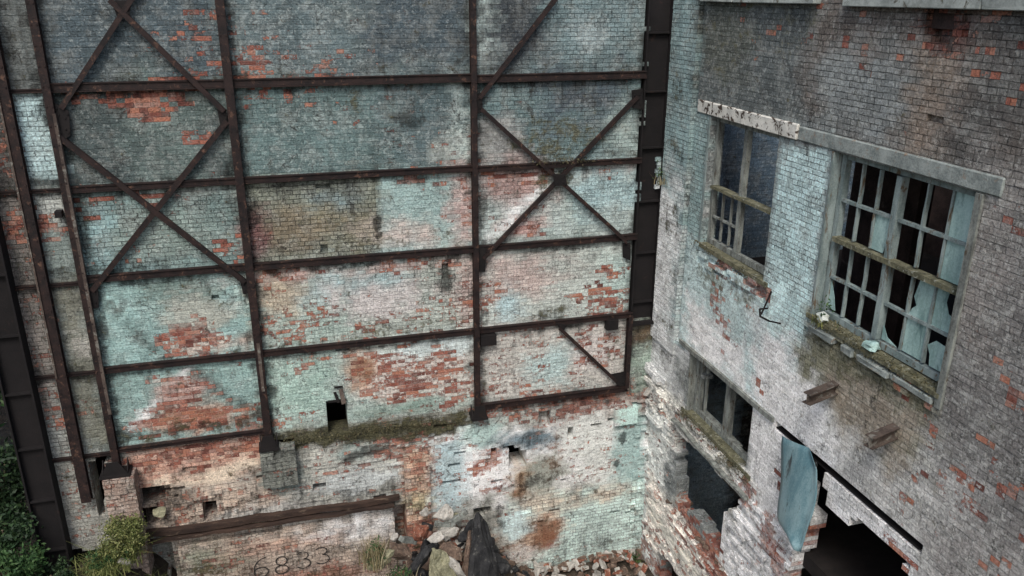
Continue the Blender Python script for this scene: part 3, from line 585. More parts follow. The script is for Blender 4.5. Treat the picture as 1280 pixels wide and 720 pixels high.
wb.paint(RC((6.0, 5.5), (8.2, 7.9)), soft=.7, warp=.4, col=(166, 163, 158), gap=.45, light=.4, e=.03)
wb.paint(RC((8.0, 4), (12, 7.5)), soft=.7, warp=.4, col=(144, 139, 134), gap=.45, light=.4, e=.035, rust=.1)
wb.paint(RC((4.9, 7.75), (7.4, 8.62)), soft=.35, warp=.25, col=(126, 124, 100), moss=.6, gap=.6, light=.1); wb.paint(RC((5.6, 7.4), (7.2, 8.2)), soft=.4, warp=.3, col=(140, 128, 110), moss=.3)
for p in ((5.52, 8.42), (6.34, 8.43), (7.06, 8.44), (5.89, 8.28)): wb.paint(E(p, .35, .2), soft=.2, warp=.15, moss=.95)
for p, rx, rz, e in (((6.88, 8.35), .1, .08, 1.6), ((7.09, 8.44), .12, .08, 1.6), ((7.37, 8.01), .12, .2, 1.1), ((8.22, 8.44), .14, .07, 1.5), ((7.88, 7.98), .3, .1, .9), ((8.23, 8.09), .12, .06, 1.5), ((8.06, 7.72), .25, .12, .8), ((8.49, 8.02), .16, .08, 1.5), ((8.09, 9.15), .16, .07, 1.5), ((7.67, 7.58), .12, .08, 1), ((7.14, 6.92), .2, .1, .7), ((7.44, 7.44), .2, .1, .8),
                     ((8.62, 7.06), .3, .2, 1.4), ((8.07, 7.46), .2, .1, .8), ((8.86, 7.56), .2, .1, 1.2), ((8.46, 9.00), .1, .06, 1.5), ((5.33, 12.84), .16, .06, 1.6), ((6.04, 12.54), .14, .05, 1.6), ((7.13, 12.83), .16, .05, 1.6), ((7.18, 12.32), .16, .06, 1.5), ((5.02, 12.18), .08, .05, 1.6), ((5.80, 12.31), .08, .05, 1.5), ((6.37, 12.40), .12, .06, 1.5), ((5.27, 12.12), .1, .05, 1.2),
                     ((2.27, 12.71), .2, .08, 1.4), ((3.27, 12.41), .12, .06, 1.5), ((4.05, 12.27), .13, .06, 1.5), ((4.14, 12.70), .1, .06, 1.3), ((2.52, 12.03), .07, .06, 1.2), ((2.82, 12.05), .05, .06, 1.2), ((6.60, 11.69), .18, .06, 1.0), ((7.69, 12.11), .2, .3, .9), ((8.05, 10.65), .15, .1, .9), ((3.94, 6.90), .06, .06, 1.4)):
    wb.paint(E(p, min(rx, .17) * .85, rz * .85), soft=.06, warp=.03, e=e * .85)
wb.paint(E((6.57, 12.66), .42, .26), soft=.12, col=(100, 66, 58), e=.75, gap=1.2, grime=.5)
wb.depth(RC((6.24, 12.82), (6.85, 12.52)), -.05, warp=.08, rough=.08)
# lower storey wreckage
wb.paint(RC((3.9, 4.9), (5.0, 6.45)), soft=.1, warp=.04, col=(202, 222, 219), gap=.5, light=.3, e=0, grime=0)
wb.paint(RC((5.0, 5.5), (7.6, 6.5)), soft=.1, warp=.05, col=(210, 221, 218), gap=.6, light=.2, e=.01, grime=.05); wb.paint(E((7.19, 6.20), .3, .2), soft=.2, e=.6)
wb.paint(RC((-.3, 4.3), (4.2, 5.35)), soft=.15, warp=.12, col=(196, 190, 180), e=.3, gap=1.1, grime=.3, rust=.1, light=.3); wb.paint(RC((1.4, 5.1), (4, 5.35)), soft=.1, warp=.06, moss=.7, grime=.3)
wb.paint(RC((3.6, 2.0), (5.6, 5.2)), soft=.3, warp=.2, col=(206, 212, 205), e=.2, gap=1.0, plas=.4, grime=.35, light=.3)
wb.paint(LN([(4.90, 5.54), (5.43, 5.25)], .17), soft=.15, warp=.08, e=1.5); wb.paint(LN([(4.56, 4.58), (5.15, 4.29)], .18), soft=.15, warp=.08, e=1.4, rust=.3); wb.paint(E((3.88, 4.88), .25, .3), e=.9, rust=.2, grime=.3)
wb.paint(RC((3.28, 2.4), (3.9, 4.2)), soft=.05, warp=.02, col=(216, 226, 222), gap=.5, light=.1, plas=0, e=0, grime=0)
wb.paint(RC((-.3, 0), (1.0, 4.8)), soft=.15, warp=.1, col=(190, 194, 184), e=.2, gap=.9, grime=.25, rust=.25, plas=.3); wb.paint(RC((-.3, 0), (1.2, 1.8)), soft=.3, warp=.2, e=.7, rust=.5, grime=.35)
wb.paint(RC((.3, 1.5), (4.2, 3.1)), soft=.2, warp=.12, col=(200, 186, 174), e=.4, gap=1.1, grime=.2, rust=.2, light=.4); wb.paint(LN([(1.77, 3.11), (2.93, 3.10), (3.55, 2.95)], .2), soft=.2, warp=.1, e=1.2); wb.paint(LN([(0.74, 2.41), (1.89, 2.33), (2.90, 2.34)], .16), soft=.2, warp=.1, col=(186, 180, 166), e=.1, plas=.4)
wb.paint(E((4.17, 6.58), .2, .2), soft=.1, e=0)
# relief
wb.depth(RC((-1, 0), (.0, 14)), None, warp=0)
wb.depth(RC((-.02, 6.3), (1.02, 14)), .05, warp=.0, rough=.006)
wb.depth(RC((-.14, 6.9), (.0, 14)), .05, warp=.0, prob=.5); wb.depth(RC((-.14, 9.35), (.05, 10.0)), .14, warp=.08, rough=.1)
wb.depth(RC((1.02, 6.6), (1.2, 12.9)), -.05, warp=.0, rough=.01)
wb.depth(RC((-.02, 4.6), (4.1, 5.25)), .02, warp=.08, rough=.09)
wb.depth(RC((-.02, 3.0), (1.4, 4.6)), .0, warp=.08, rough=.06)
wb.depth(RC((.4, 1.6), (3.8, 2.95)), .06, warp=.08, rough=.09)
wb.depth(RC((3.6, 2), (5.6, 5.0)), .03, warp=.1, rough=.09)
wb.depth(RC((3.9, 5.0), (5.0, 6.45)), .0, warp=.02)
wb.depth(RC((5.2, 5.0), (7.6, 6.5)), .0, warp=.0)
wb.depth(RC((-.02, 4.5), (.8, 5.6)), .08, warp=.1, rough=.14)
for nm in ('W1', 'W2', 'W3'): wb.depth(RC(*g[nm]), None, warp=.0, tooth=0)
wb.depth(RC((1.5, 8.4), (3.9, 8.72)), -.02, warp=.12, rough=.12); wb.depth(RC((4.9, 8.35), (7.5, 8.62)), -.01, warp=.12, rough=.09)
for nm in ('W1', 'W2', 'W3'): wb.depth(RC(*g[nm]), None, warp=.0, tooth=0)
wb.depth(PG([(1.14, 4.82), (1.60, 4.77), (3.76, 4.83), (3.86, 4.70), (3.34, 4.10), (3.32, 3.12), (2.88, 3.37), (2.33, 3.41), (1.64, 3.02)]), None, warp=.07, tooth=.05)
wb.depth(PG([(1.25, 1.75), (3.6, 1.75), (3.6, 0), (.95, 0)]), None, warp=.06, tooth=.05)
wb.depth(PG([(5.68, 6.14), (6.40, 6.01), (6.60, 6.33), (6.86, 6.29), (7.52, 6.30), (7.54, 6.20), (7.55, 3), (7.5, .4), (5.25, .4), (5.3, 4.4)]), None, warp=.07, tooth=.03)
wb.depth(PG([(5.19, 6.37), (5.73, 6.63), (5.90, 5.80), (5.45, 5.63)]), None, warp=.05)
wb.depth(RC((4.45, 6.51), (7.62, 6.70)), -.2, warp=0)
wb.depth(PG([(6.30, 12.77), (6.62, 12.81), (6.70, 12.52), (6.53, 12.49), (6.41, 12.54)]), -.13, warp=.03); wb.depth(PG([(6.22, 12.60), (6.46, 12.61), (6.48, 12.54), (6.24, 12.53)]), -.2, warp=.02)
wb.depth(RC((7.55, 0), (11.5, 12.9)), 0, prob=.01)
wb.depth(E((6.67, 11.68), .14, .045), -.06, warp=.0); wb.depth(E((1.92, 6.23), .05, .1), -.1)
bld = thing('brick_building', (XB, -4, 0), 'three storey ruined brick building with broken windows, along the right side', 'building')
FB = lambda u, v, d: (XB - d, -u, v)
wb.build('wall', .28, FB, bld)
def bb(u0, v0, u1, v1, d0, d1): return (XB - d1, -u1, v0), (XB - d0, -u0, v1)
def barB(mb, a, b, w, d0, d1, **k):
    dm = (d0 + d1) / 2
    mb.bar(FB(a[0], a[1], dm), FB(b[0], b[1], dm), w, abs(d1 - d0), up=(0, 1, 0) if abs(a[0] - b[0]) < abs(a[1] - b[1]) else (0, 0, 1), **k)
def pB(name, mat, parent, parts, bevel=0, label=None):
    mb = MB()
    for a, b, w, d0, d1 in parts: barB(mb, a, b, w, d0, d1, seg=6, jit=.004)
    o = mb.build(name, mat, parent, bevel=bevel)
    if label: o['label'] = label
    return o
# lintels and coping
mb = MB(); mb.box(*bb(1.2, 11.02, 4.16, 11.24, -.2, .035), jit=.01); mb.build('lintel', M['concrete_white'], bld, bevel=.015)['label'] = 'white lintel with flaked black spots'
mb = MB(); mb.box(*bb(4.2, 11.02, 7.75, 11.22, -.2, .025), jit=.01); mb.build('lintel', M['concrete'], bld, bevel=.015)
mb = MB(); mb.bar(FB(1.25, 6.665, -.06), FB(4.45, 6.66, -.06), .08, .22, seg=10, jit=.006); mb.build('lintel', M['wood'], bld)['label'] = 'thin weathered board over the lower window'
mb = MB()
for a, b in ((1.1, 2.2), (2.22, 4.3), (4.9, 7.1), (7.12, 9.2), (9.22, 11.5)): mb.box(*bb(a, 12.84, b, 13.0, -.5, .10 + random.random() * .03), jit=.012)
mb.build('coping', M['coping'], bld, bevel=.01)
mb = MB(); mb.box(*bb(4.47, 6.53, 7.6, 6.69, -.19, -.16)); mb.box(*bb(4.47, 6.53, 7.6, 6.55, -.17, -.03)); mb.box(*bb(4.47, 6.67, 7.6, 6.69, -.17, -.03))
mb.build('steel_lintel', M['steel_black'], bld)
# windows: frame, mullion, transom, muntins, panes
def window(box, f, d, mat, cut=()):
    (u0, v0), (u1, v1) = box; w = f / 2
    return pB('window', mat, bld, [((u0 + w, v0), (u0 + w, v1), f, d - .09, d), ((u1 - w, v0), (u1 - w, v1), f, d - .09, d),
                                   ((u0 + f, v1 - w), (u1 - f, v1 - w), f, d - .085, d - .005), ((u0 + f, v0 + w), (u1 - f, v0 + w), f, d - .085, d - .005)])
# upper left window, no glass left
W = window(((1.64, 8.76), (3.72, 11.02)), .10, -.12, M['wood'])
pB('jamb_board', M['wood_teal'], W, [((1.625, 8.75), (1.625, 11.0), .05, -.12, .01)])
pB('mullion', M['wood'], W, [((2.62, 8.86), (2.62, 10.92), .10, -.205, -.115)])
pB('transom', M['wood_moss'], W, [((1.74, 9.80), (3.62, 9.80), .05, -.2, -.05)])
pB('muntin', M['wood'], W, [((2.05, 8.88), (2.05, 9.74), .035, -.18, -.14)]); pB('muntin', M['wood'], W, [((2.33, 8.88), (2.33, 9.74), .03, -.18, -.14)]); pB('muntin', M['wood'], W, [((1.76, 9.27), (2.54, 9.27), .035, -.185, -.135)])
pB('sill', M['wood_moss'], W, [((1.5, 8.73), (3.85, 8.70), .075, -.3, .03)])
# upper right window with painted-over panes
W = window(((5.02, 8.66), (7.44, 11.0)), .09, -.13, M['wood_teal'])
pB('jamb_board', M['wood_teal'], W, [((5.0, 8.62), (5.0, 11.0), .04, -.12, .015)])
pB('mullion', M['wood_teal'], W, [((6.15, 8.76), (6.15, 10.9), .095, -.215, -.105)])
pB('transom', M['wood_moss'], W, [((5.11, 9.82), (7.35, 9.82), .065, -.21, -.07)])
mu = []
for u0, u1 in ((5.11, 6.09), (6.21, 7.35)):
    for k in (1, 2):
        u = u0 + (u1 - u0) * k / 3; pB('muntin', M['wood_teal'], W, [((u, 8.78), (u, 9.77), .028, -.19, -.14)]); pB('muntin', M['wood_teal'], W, [((u, 9.87), (u, 10.9), .028, -.19, -.14)])
    pB('muntin', M['wood_teal'], W, [((u0, 10.36), (u1, 10.36), .04, -.195, -.135)]); pB('muntin', M['wood_teal'], W, [((u0, 9.26), (u1, 9.26), .04, -.195, -.135)])
def pane(pts):
    mb = MB(); mb.poly([FB(u, v, -.165) for u, v in pts], (.005, 0, 0)); mb.build('glass_pane', M['glass'], W)
c = [5.11, 5.437, 5.763, 6.09]; e = [6.21, 6.59, 6.97, 7.35]
pane([(e[2] + .02, 9.87), (e[3], 9.87), (e[3], 10.34), (e[2] + .02, 10.34)]); pane([(e[2] + .02, 10.38), (e[3], 10.38), (e[3], 10.9), (e[2] + .02, 10.9)])
pane([(c[2] + .02, 9.87), (c[2] + .24, 9.87), (c[2] + .26, 9.95), (c[3], 10.02), (c[3], 10.34), (c[2] + .02, 10.34)])
pane([(e[1] + .02, 8.78), (e[2] - .02, 8.78), (e[2] - .02, 9.24), (e[1] + .02, 9.24)]); pane([(e[1] + .02, 9.28), (e[1] + .06, 9.36), (e[1] + .12, 9.42), (e[1] + .06, 9.52), (e[1] + .12, 9.77), (e[2] - .02, 9.77), (e[2] - .02, 9.28)])
pane([(e[2] + .02, 9.28), (e[3], 9.28), (e[3], 9.45), (e[2] + .24, 9.5), (e[2] + .18, 9.62), (e[2] + .2, 9.77), (e[2] + .02, 9.77)]); pane([(e[2] + .1, 8.78), (e[3], 8.78), (e[3], 9.1), (e[2] + .14, 9.12), (e[2] + .02, 9.02), (e[2] + .08, 8.92)])
pane([(e[0] + .02, 8.78), (e[0] + .3, 8.78), (e[0] + .12, 8.84), (e[0] + .02, 8.98)]); pane([(c[0] + .0, 8.8), (c[0] + .16, 8.8), (c[0] + .1, 9.0), (c[0], 9.2)])
pB('architrave', M['wood'], W, [((7.5, 8.45), (7.49, 11.0), .09, -.01, .035)])
pB('sill', M['wood_moss'], W, [((4.92, 8.63), (7.5, 8.60), .06, -.3, .04)])
mb = MB()
for u0_, u1_ in ((5.05, 5.6), (5.75, 6.0), (6.1, 6.7), (6.72, 7.4)): mb.box(*bb(u0_, 8.44 + random.uniform(-.02, .02), u1_, 8.54, -.1, .05 + random.uniform(0, .03)), jit=.015)
mb.build('sill', M['concrete'], W, bevel=.012)['label'] = 'broken pale stone ledge under the timber sill'
# lower window
W = window(((1.66, 5.36), (3.86, 6.58)), .10, -.14, M['wood'])
pB('jamb_board', M['wood'], W, [((1.65, 5.3), (1.65, 6.6), .05, -.14, .0)]); pB('jamb_board', M['wood'], W, [((1.84, 5.42), (1.84, 6.52), .07, -.22, -.15)]); pB('jamb_board', M['wood'], W, [((1.96, 5.42), (1.96, 6.52), .05, -.25, -.2)])
pB('mullion', M['wood'], W, [((2.86, 5.42), (2.86, 6.52), .17, -.24, -.13)])
pB('sill', M['wood_moss'], W, [((1.5, 5.33), (4.0, 5.30), .08, -.3, .02)]); pB('sill', M['wood'], W, [((1.9, 5.42), (3.2, 5.40), .05, -.32, -.2)])
# timber strips along the broken floor edge, the stub beams, the iron hook
for a, b, w_, mat in (((1.35, 5.02), (4.1, 4.96), .05, 'wood'),):
    mb = MB(); mb.bar(FB(a[0], a[1], .09), FB(b[0], b[1], .09), w_, .09, seg=9, jit=.014); mb.build('floor_board', M[mat], bld)
def ibeam_stub(u, v, L, rz, tilt):
    mb = MB(); h = .16; w_ = .13
    mb.box((-L, -w_ / 2, h / 2 - .016), (.1, w_ / 2, h / 2)); mb.box((-L, -w_ / 2, -h / 2), (.1, w_ / 2, -h / 2 + .016)); mb.box((-L, -.008, -h / 2 + .018), (.1, .008, h / 2 - .018))
    mb.bm.transform(Matrix.Translation(FB(u, v, 0)) @ Euler((0, R(tilt), R(rz))).to_matrix().to_4x4())
    return mb.build('beam_stub', M['steel_worn'], bld)
ibeam_stub(5.72, 7.85, .62, 18, 0); ibeam_stub(6.92, 7.83, .50, 14, -2)
mb = MB()
pts = [(3.95, 8.36, .02), (3.95, 8.36, .16), (4.05, 8.28, .2), (4.3, 8.30, .2), (4.55, 8.36, .18)]
for a, b in zip(pts, pts[1:]): mb.bar(FB(*a), FB(*b), .025, .025, up=(.3, .2, 1))
mb.bar(FB(4.0, 8.66, .02), FB(4.02, 8.3, .17), .02, .02, up=(1, 0, .1)); mb.build('iron_hook', M['steel_black'], bld)
# interior: end wall, back wall, floors, ceiling
xi = XB + .28
def inner(name, lo, hi, mat): mb = MB(); mb.box(lo, hi); return mb.build(name, M[mat], bld)
wi = Wall(0, 6.4, 0, 12.9, (100, 122, 136)); wi.paint(RC((-1, 8), (7, 13)), soft=.5, col=(84, 106, 122), e=0, gap=.6, grime=.1); wi.paint(RC((1.9, 0), (7, 7)), soft=.4, col=(50, 40, 38)); wi.paint(RC((0, 0), (1.9, 4.9)), soft=.4, warp=.2, col=(130, 152, 166), e=0, grime=.1)  # lower left painted brighter to make up for the light it lacks
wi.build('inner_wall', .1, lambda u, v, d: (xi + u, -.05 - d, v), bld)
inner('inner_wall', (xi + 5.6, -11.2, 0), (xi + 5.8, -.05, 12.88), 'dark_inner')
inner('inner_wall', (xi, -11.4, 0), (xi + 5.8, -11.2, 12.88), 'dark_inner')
inner('ceiling', (xi - .2, -11.3, 12.62), (xi + 5.8, -3.6, 12.88), 'dark_inner'); inner('ceiling', (xi - .2, -3.6, 12.62), (xi + .7, .1, 12.88), 'dark_inner')     # ruined top, unseen; this gap is left open to light the end wall
inner('floor_slab', (xi - .1, -11.2, 7.55), (xi + 5.6, -.05, 7.8), 'soot'); inner('floor_slab', (xi - .1, -11.2, 4.55), (xi + 5.6, -2.6, 4.8), 'soot')  # floors coloured near black so the doorway reads black
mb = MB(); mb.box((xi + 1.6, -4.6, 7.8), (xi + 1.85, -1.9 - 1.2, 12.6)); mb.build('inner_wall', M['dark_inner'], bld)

# ------------------------------------------------------------------ riveted steel frame on the back wall
SF = thing('braced_steelwork', (1.6, -.1, Z5), 'dark rusty steel frame of posts, beams and crossed braces standing against the back wall', 'steelwork')
def post(x, w, z0, z1, parent, mat='steel', y=-.13, jag=0, name='post', xtop=None):
    mb = MB()
    mb.box((x - w / 2, y - .014, z0), (x + w / 2, y, z1)); mb.box((x - .008, y + .002, z0), (x + .008, .0, z1)); mb.box((x - w / 2, -.035, z0), (x + w / 2, -.02, z1))
    for k in range(int((z1 - z0) / .3)):       # rivet heads
        for s_ in (-1, 1): mb.box((x + s_ * w * .32 - .012, y - .026, z0 + .1 + k * .3), (x + s_ * w * .32 + .012, y - .015, z0 + .124 + k * .3))
    return mb.build(name, M[mat], parent)
def beam(x0, x1, z, h, parent, mat='steel', y=-.085, dz=0, name='beam'):
    mb = MB()
    mb.box((x0, y, z + h / 2 - .018), (x1, 0, z + h / 2)); mb.box((x0, y, z - h / 2), (x1, 0, z - h / 2 + .018)); mb.box((x0, y * .75, z - h / 2 + .02), (x1, y * .75 + .014, z + h / 2 - .02))
    for v in mb.bm.verts: v.co.z += dz * (v.co.x - x0)
    return mb.build(name, M[mat], parent)
def brace(a, b, parent, w=.10, y=-.105, mat='steel'):
    w *= .68
    mb = MB(); a3 = Vector((a[0], y, a[1])); b3 = Vector((b[0], y, b[1])); t = (b3 - a3).normalized(); nn = Vector((-t.z, 0, t.x))
    if nn.z < 0: nn = -nn
    mb.bar(a3, b3, w, .012, up=nn); mb.bar(a3 + nn * (w / 2) + Vector((0, .04, 0)), b3 + nn * (w / 2) + Vector((0, .03, 0)), .012, .055, up=nn)
    return mb.build('brace', M[mat], parent)
def gusset(pts, parent, y=-.09, mat='steel_black'):
    mb = MB(); mb.poly([(x, y, z) for x, z in pts], (0, .012, 0))
    cx = sum(p[0] for p in pts) / len(pts); cz = sum(p[1] for p in pts) / len(pts)
    for x, z in pts:
        for f in (.75, .45):
            px, pz = cx + (x - cx) * f, cz + (z - cz) * f; mb.box((px - .013, y - .012, pz - .013), (px + .013, y, pz + .013))
    return mb.build('gusset_plate', M[mat], parent)
post(XL + .02, .12, 4.9, 14.2, SF, 'steel'); post(X2, .135, 5.02, 14.2, SF); post(X3, .10, 5.1, 14.2, SF); post(6.53, .09, Z5 - .05, Z4 + .02, SF)
mb = MB(); mb.box((XL + .05, -.15, 6.0), (XL + .09, -.08, 11.2), jit=.01); mb.build('packing_strip', M['steel_worn'], SF)
mb = MB(); mb.box((X2 - .02, -.165, 6.1), (X2 + .035, -.146, 7.05)); mb.build('packing_strip', M['steel_worn'], SF)
for i, (z, h) in enumerate(((13.2, .12), (Z1, .14), (Z2, .11), (Z3, .12), (Z4, .11))):
    beam(XL, X2, z + (.01 if i == 3 else 0), h, SF); beam(X2, X3, z, h, SF); beam(X3, 6.6, z - (.02 if i < 3 else 0), h * .95, SF)
beam(XL, X2 - .05, Z5, .075, SF, y=-.09); beam(X3, XR + .02, Z5 - .08, .12, SF, y=-.10, dz=.0); 
for z in (Z1 - .04, Z2, Z3 - .05, Z4 - .02, Z5 - .05): beam(-4.85, XL - .05, z, .06, SF, 'steel', y=-.06)
# braces
G = brace
TL, TR = (-3.28, 11.09), (-0.82, 11.05); BL, BR = (-3.29, 8.27), (-0.82, 8.21)
G((-2.01, 12.82), (-3.21, 11.27), SF, .11); G((-2.29, 12.85), (-0.84, 11.15), SF, .11, y=-.12); G((-2.01, 12.82), (-1.65, 13.25), SF, .11)
G((-3.33, 10.86), BR, SF, .12, y=-.12); G((-0.81, 10.99), (-3.25, 8.27), SF, .12)
G((4.83, 12.91), (3.43, 11.23), SF, .10); G((3.45, 11.04), (6.35, 8.39), SF, .10, y=-.12); G((6.44, 11.17), (3.47, 8.27), SF, .10)
G((5.01, 6.69), (6.29, 5.35), SF, .09)
G((5.06, 9.56), (6.35, 8.36), SF, .05, y=-.14)
gusset([(-3.29, 11.36), (-3.11, 11.23), (-3.15, 10.86), (-3.32, 10.74), (-3.33, 10.96)], SF); gusset([(-0.94, 11.18), (-0.80, 11.18), (-0.82, 10.87), (-0.92, 10.90)], SF)
gusset([(-3.36, 8.34), (-3.15, 8.32), (-3.19, 7.97), (-3.34, 7.96)], SF); gusset([(-0.90, 8.22), (-0.73, 8.28), (-0.74, 8.00), (-0.87, 7.98)], SF)
gusset([(-2.27, 12.85), (-1.98, 12.85), (-2.04, 12.64), (-2.22, 12.60)], SF); gusset([(3.31, 11.23), (3.43, 11.34), (3.48, 11.15), (3.47, 10.98), (3.33, 10.96)], SF)
gusset([(6.30, 11.29), (6.52, 11.31), (6.55, 10.93), (6.34, 10.97)], SF); gusset([(3.36, 8.50), (3.52, 8.48), (3.50, 8.01), (3.33, 8.02)], SF)
gusset([(6.28, 8.36), (6.45, 8.35), (6.47, 7.98), (6.30, 8.06)], SF); gusset([(4.79, 9.82), (5.04, 9.80), (5.08, 9.59), (4.83, 9.59)], SF, y=-.135)
gusset([(6.14, 5.52), (6.50, 5.55), (6.52, 5.21), (6.34, 5.23)], SF); gusset([(4.92, 6.81), (5.19, 6.74), (5.09, 6.61)], SF)
for p, q in (((3.39, 6.72), (3.70, 6.51)), ((6.01, 6.76), (6.25, 6.55)), ((-3.57, 9.67), (-3.47, 9.57))):
    mb = MB(); mb.box((p[0], -.16, q[1]), (q[0], .02, p[1])); mb.build('bracket', M['steel_black'], SF)
# feet of the posts
for x, z, w_ in ((X2, 4.98, .36), (X3, 5.03, .32), (XL + .0, 4.86, .5)):
    mb = MB(); mb.box((x - w_ / 2, -.32, z - .05), (x + w_ / 2, 0, z)); 
    mb.poly([(x - w_ * .45, -.30, z), (x - .09, -.30, z + .26), (x + .09, -.30, z + .26), (x + w_ * .45, -.30, z)], (0, .02, 0))
    mb.poly([(x - w_ * .42, -.02, z), (x - w_ * .42, -.28, z), (x - w_ * .42, -.06, z + .2)], (.015, 0, 0)); mb.poly([(x + w_ * .4, -.02, z), (x + w_ * .4, -.28, z), (x + w_ * .4, -.06, z + .2)], (.015, 0, 0))
    mb.build('base_plate', M['steel_black'], SF)
# brick piers carrying the feet: part of the wall
def pier(u0, u1, v0, v1, y0, dep, base, **kw):
    q = Wall(u0, u1, v0, v1, base); q.paint(RC((-9, 0), (9, 14)), **kw); q.D = q.D + (q.rnd2 - .5) * .04
    q.depth(RC((-9, 0), (9, 14)), -.05, prob=.06, warp=0)
    q.build('pier', dep, lambda u, v, d: (u, y0 - d, v), brick_wall_thing)
pier(-3.62, -3.02, 2.4, 4.83, -.36, .5, (150, 128, 112), e=.25, gap=1, moss=.2, grime=.2)
pier(-.88, -.30, 4.1, 4.93, -.28, .3, (118, 120, 110), e=.15, gap=.8, plas=.1, grime=.5)
# tall free columns
def hcol(name, x, w, y0, y1, z0, z1, mat, label, lean=0):
    T = thing(name, (x, 0, z0), label, 'steel column')
    mb = MB(); mb.box((x - w / 2, y0, z0), (x - w / 2 + .03, y1, z1)); mb.box((x + w / 2 - .03, y0, z0), (x + w / 2, y1, z1)); mb.build('flange', M[mat], T)
    mb = MB(); mb.box((x - w / 2 + .03, y0 + .10, z0), (x + w / 2 - .03, y0 + .125, z1)); mb.build('web', M[mat], T)
    mb = MB(); z = z0 + .4
    while z < z1: mb.box((x - w / 2 + .032, y0 + .02, z), (x + w / 2 - .032, y0 + .098, z + .03)); z += 1.05
    mb.build('stiffener', M[mat], T)
    mb = MB(); mb.box((x - w / 2 - .06, y0 - .08, z0 - .06), (x + w / 2 + .06, y1, z0)); mb.build('base_plate', M[mat], T); return T
hcol('steel_column', -4.61, .46, -.28, .25, 3.05, 14.2, 'soot_steel', 'widest black steel column, at the far left corner beside the greenery')
hcol('steel_column', 6.82, .50, -.05, .3, 6.63, 14.2, 'soot_steel', 'broad black steel column in the slot next to the toothed brick edge of the right building')
T = thing('steel_post', (-3.95, -.1, 4.3), 'narrow brown steel post between the far left column and the braced bay', 'steel post')
post(-3.95, .17, 4.3, 14.2, T, 'steel', y=-.15, name='shaft'); mb = MB(); mb.box((-4.03, -.185, 6.8), (-4.005, -.165, 12), jit=.006); mb.build('loose_flange', M['steel_worn'], T)
# box added behind the back wall to keep its holes and slot dark
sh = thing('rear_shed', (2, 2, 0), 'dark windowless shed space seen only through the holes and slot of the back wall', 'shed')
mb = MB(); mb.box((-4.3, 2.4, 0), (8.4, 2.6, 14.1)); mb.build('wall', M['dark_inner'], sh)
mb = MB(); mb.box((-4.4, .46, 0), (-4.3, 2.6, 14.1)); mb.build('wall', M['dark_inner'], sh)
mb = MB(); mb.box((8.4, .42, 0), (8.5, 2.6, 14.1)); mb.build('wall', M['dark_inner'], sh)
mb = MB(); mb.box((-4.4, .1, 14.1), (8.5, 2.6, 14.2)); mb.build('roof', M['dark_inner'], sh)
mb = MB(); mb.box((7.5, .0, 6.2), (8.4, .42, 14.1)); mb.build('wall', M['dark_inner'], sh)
# ------------------------------------------------------------------ small fittings on the walls
T = thing('vent_flap', (.6, -.1, 5.0), 'bent metal flap hanging above the small black hole near the middle of the back wall', 'vent')
mb = MB(); q = (0.64, 5.75); mb.bar((q[0] - .08, -.04, q[1] + .10), (q[0] - .02, -.06, q[1] - .12), .05, .02); mb.bar((q[0] - .08, -.05, q[1] + .2), (q[0] + .08, -.05, q[1] + .2), .04, .02, up=(0, 0, 1)); mb.build('hanger', M['steel_black'], T)
mb = MB(); mb.poly([(q[0], -.05, q[1] + .14), (q[0] + .07, -.05, q[1] + .16), (q[0] + .12, -.12, q[1] - .12), (q[0] + .03, -.12, q[1] - .14)], (0, .012, 0)); mb.build('flap', M['steel_worn'], T)
mb = MB(); q = (0.45, 5.63); mb.box((q[0] - .03, -.03, q[1]), (q[0] + .32, .02, q[1] + .04)); mb.build('frame', M['steel_black'], T)
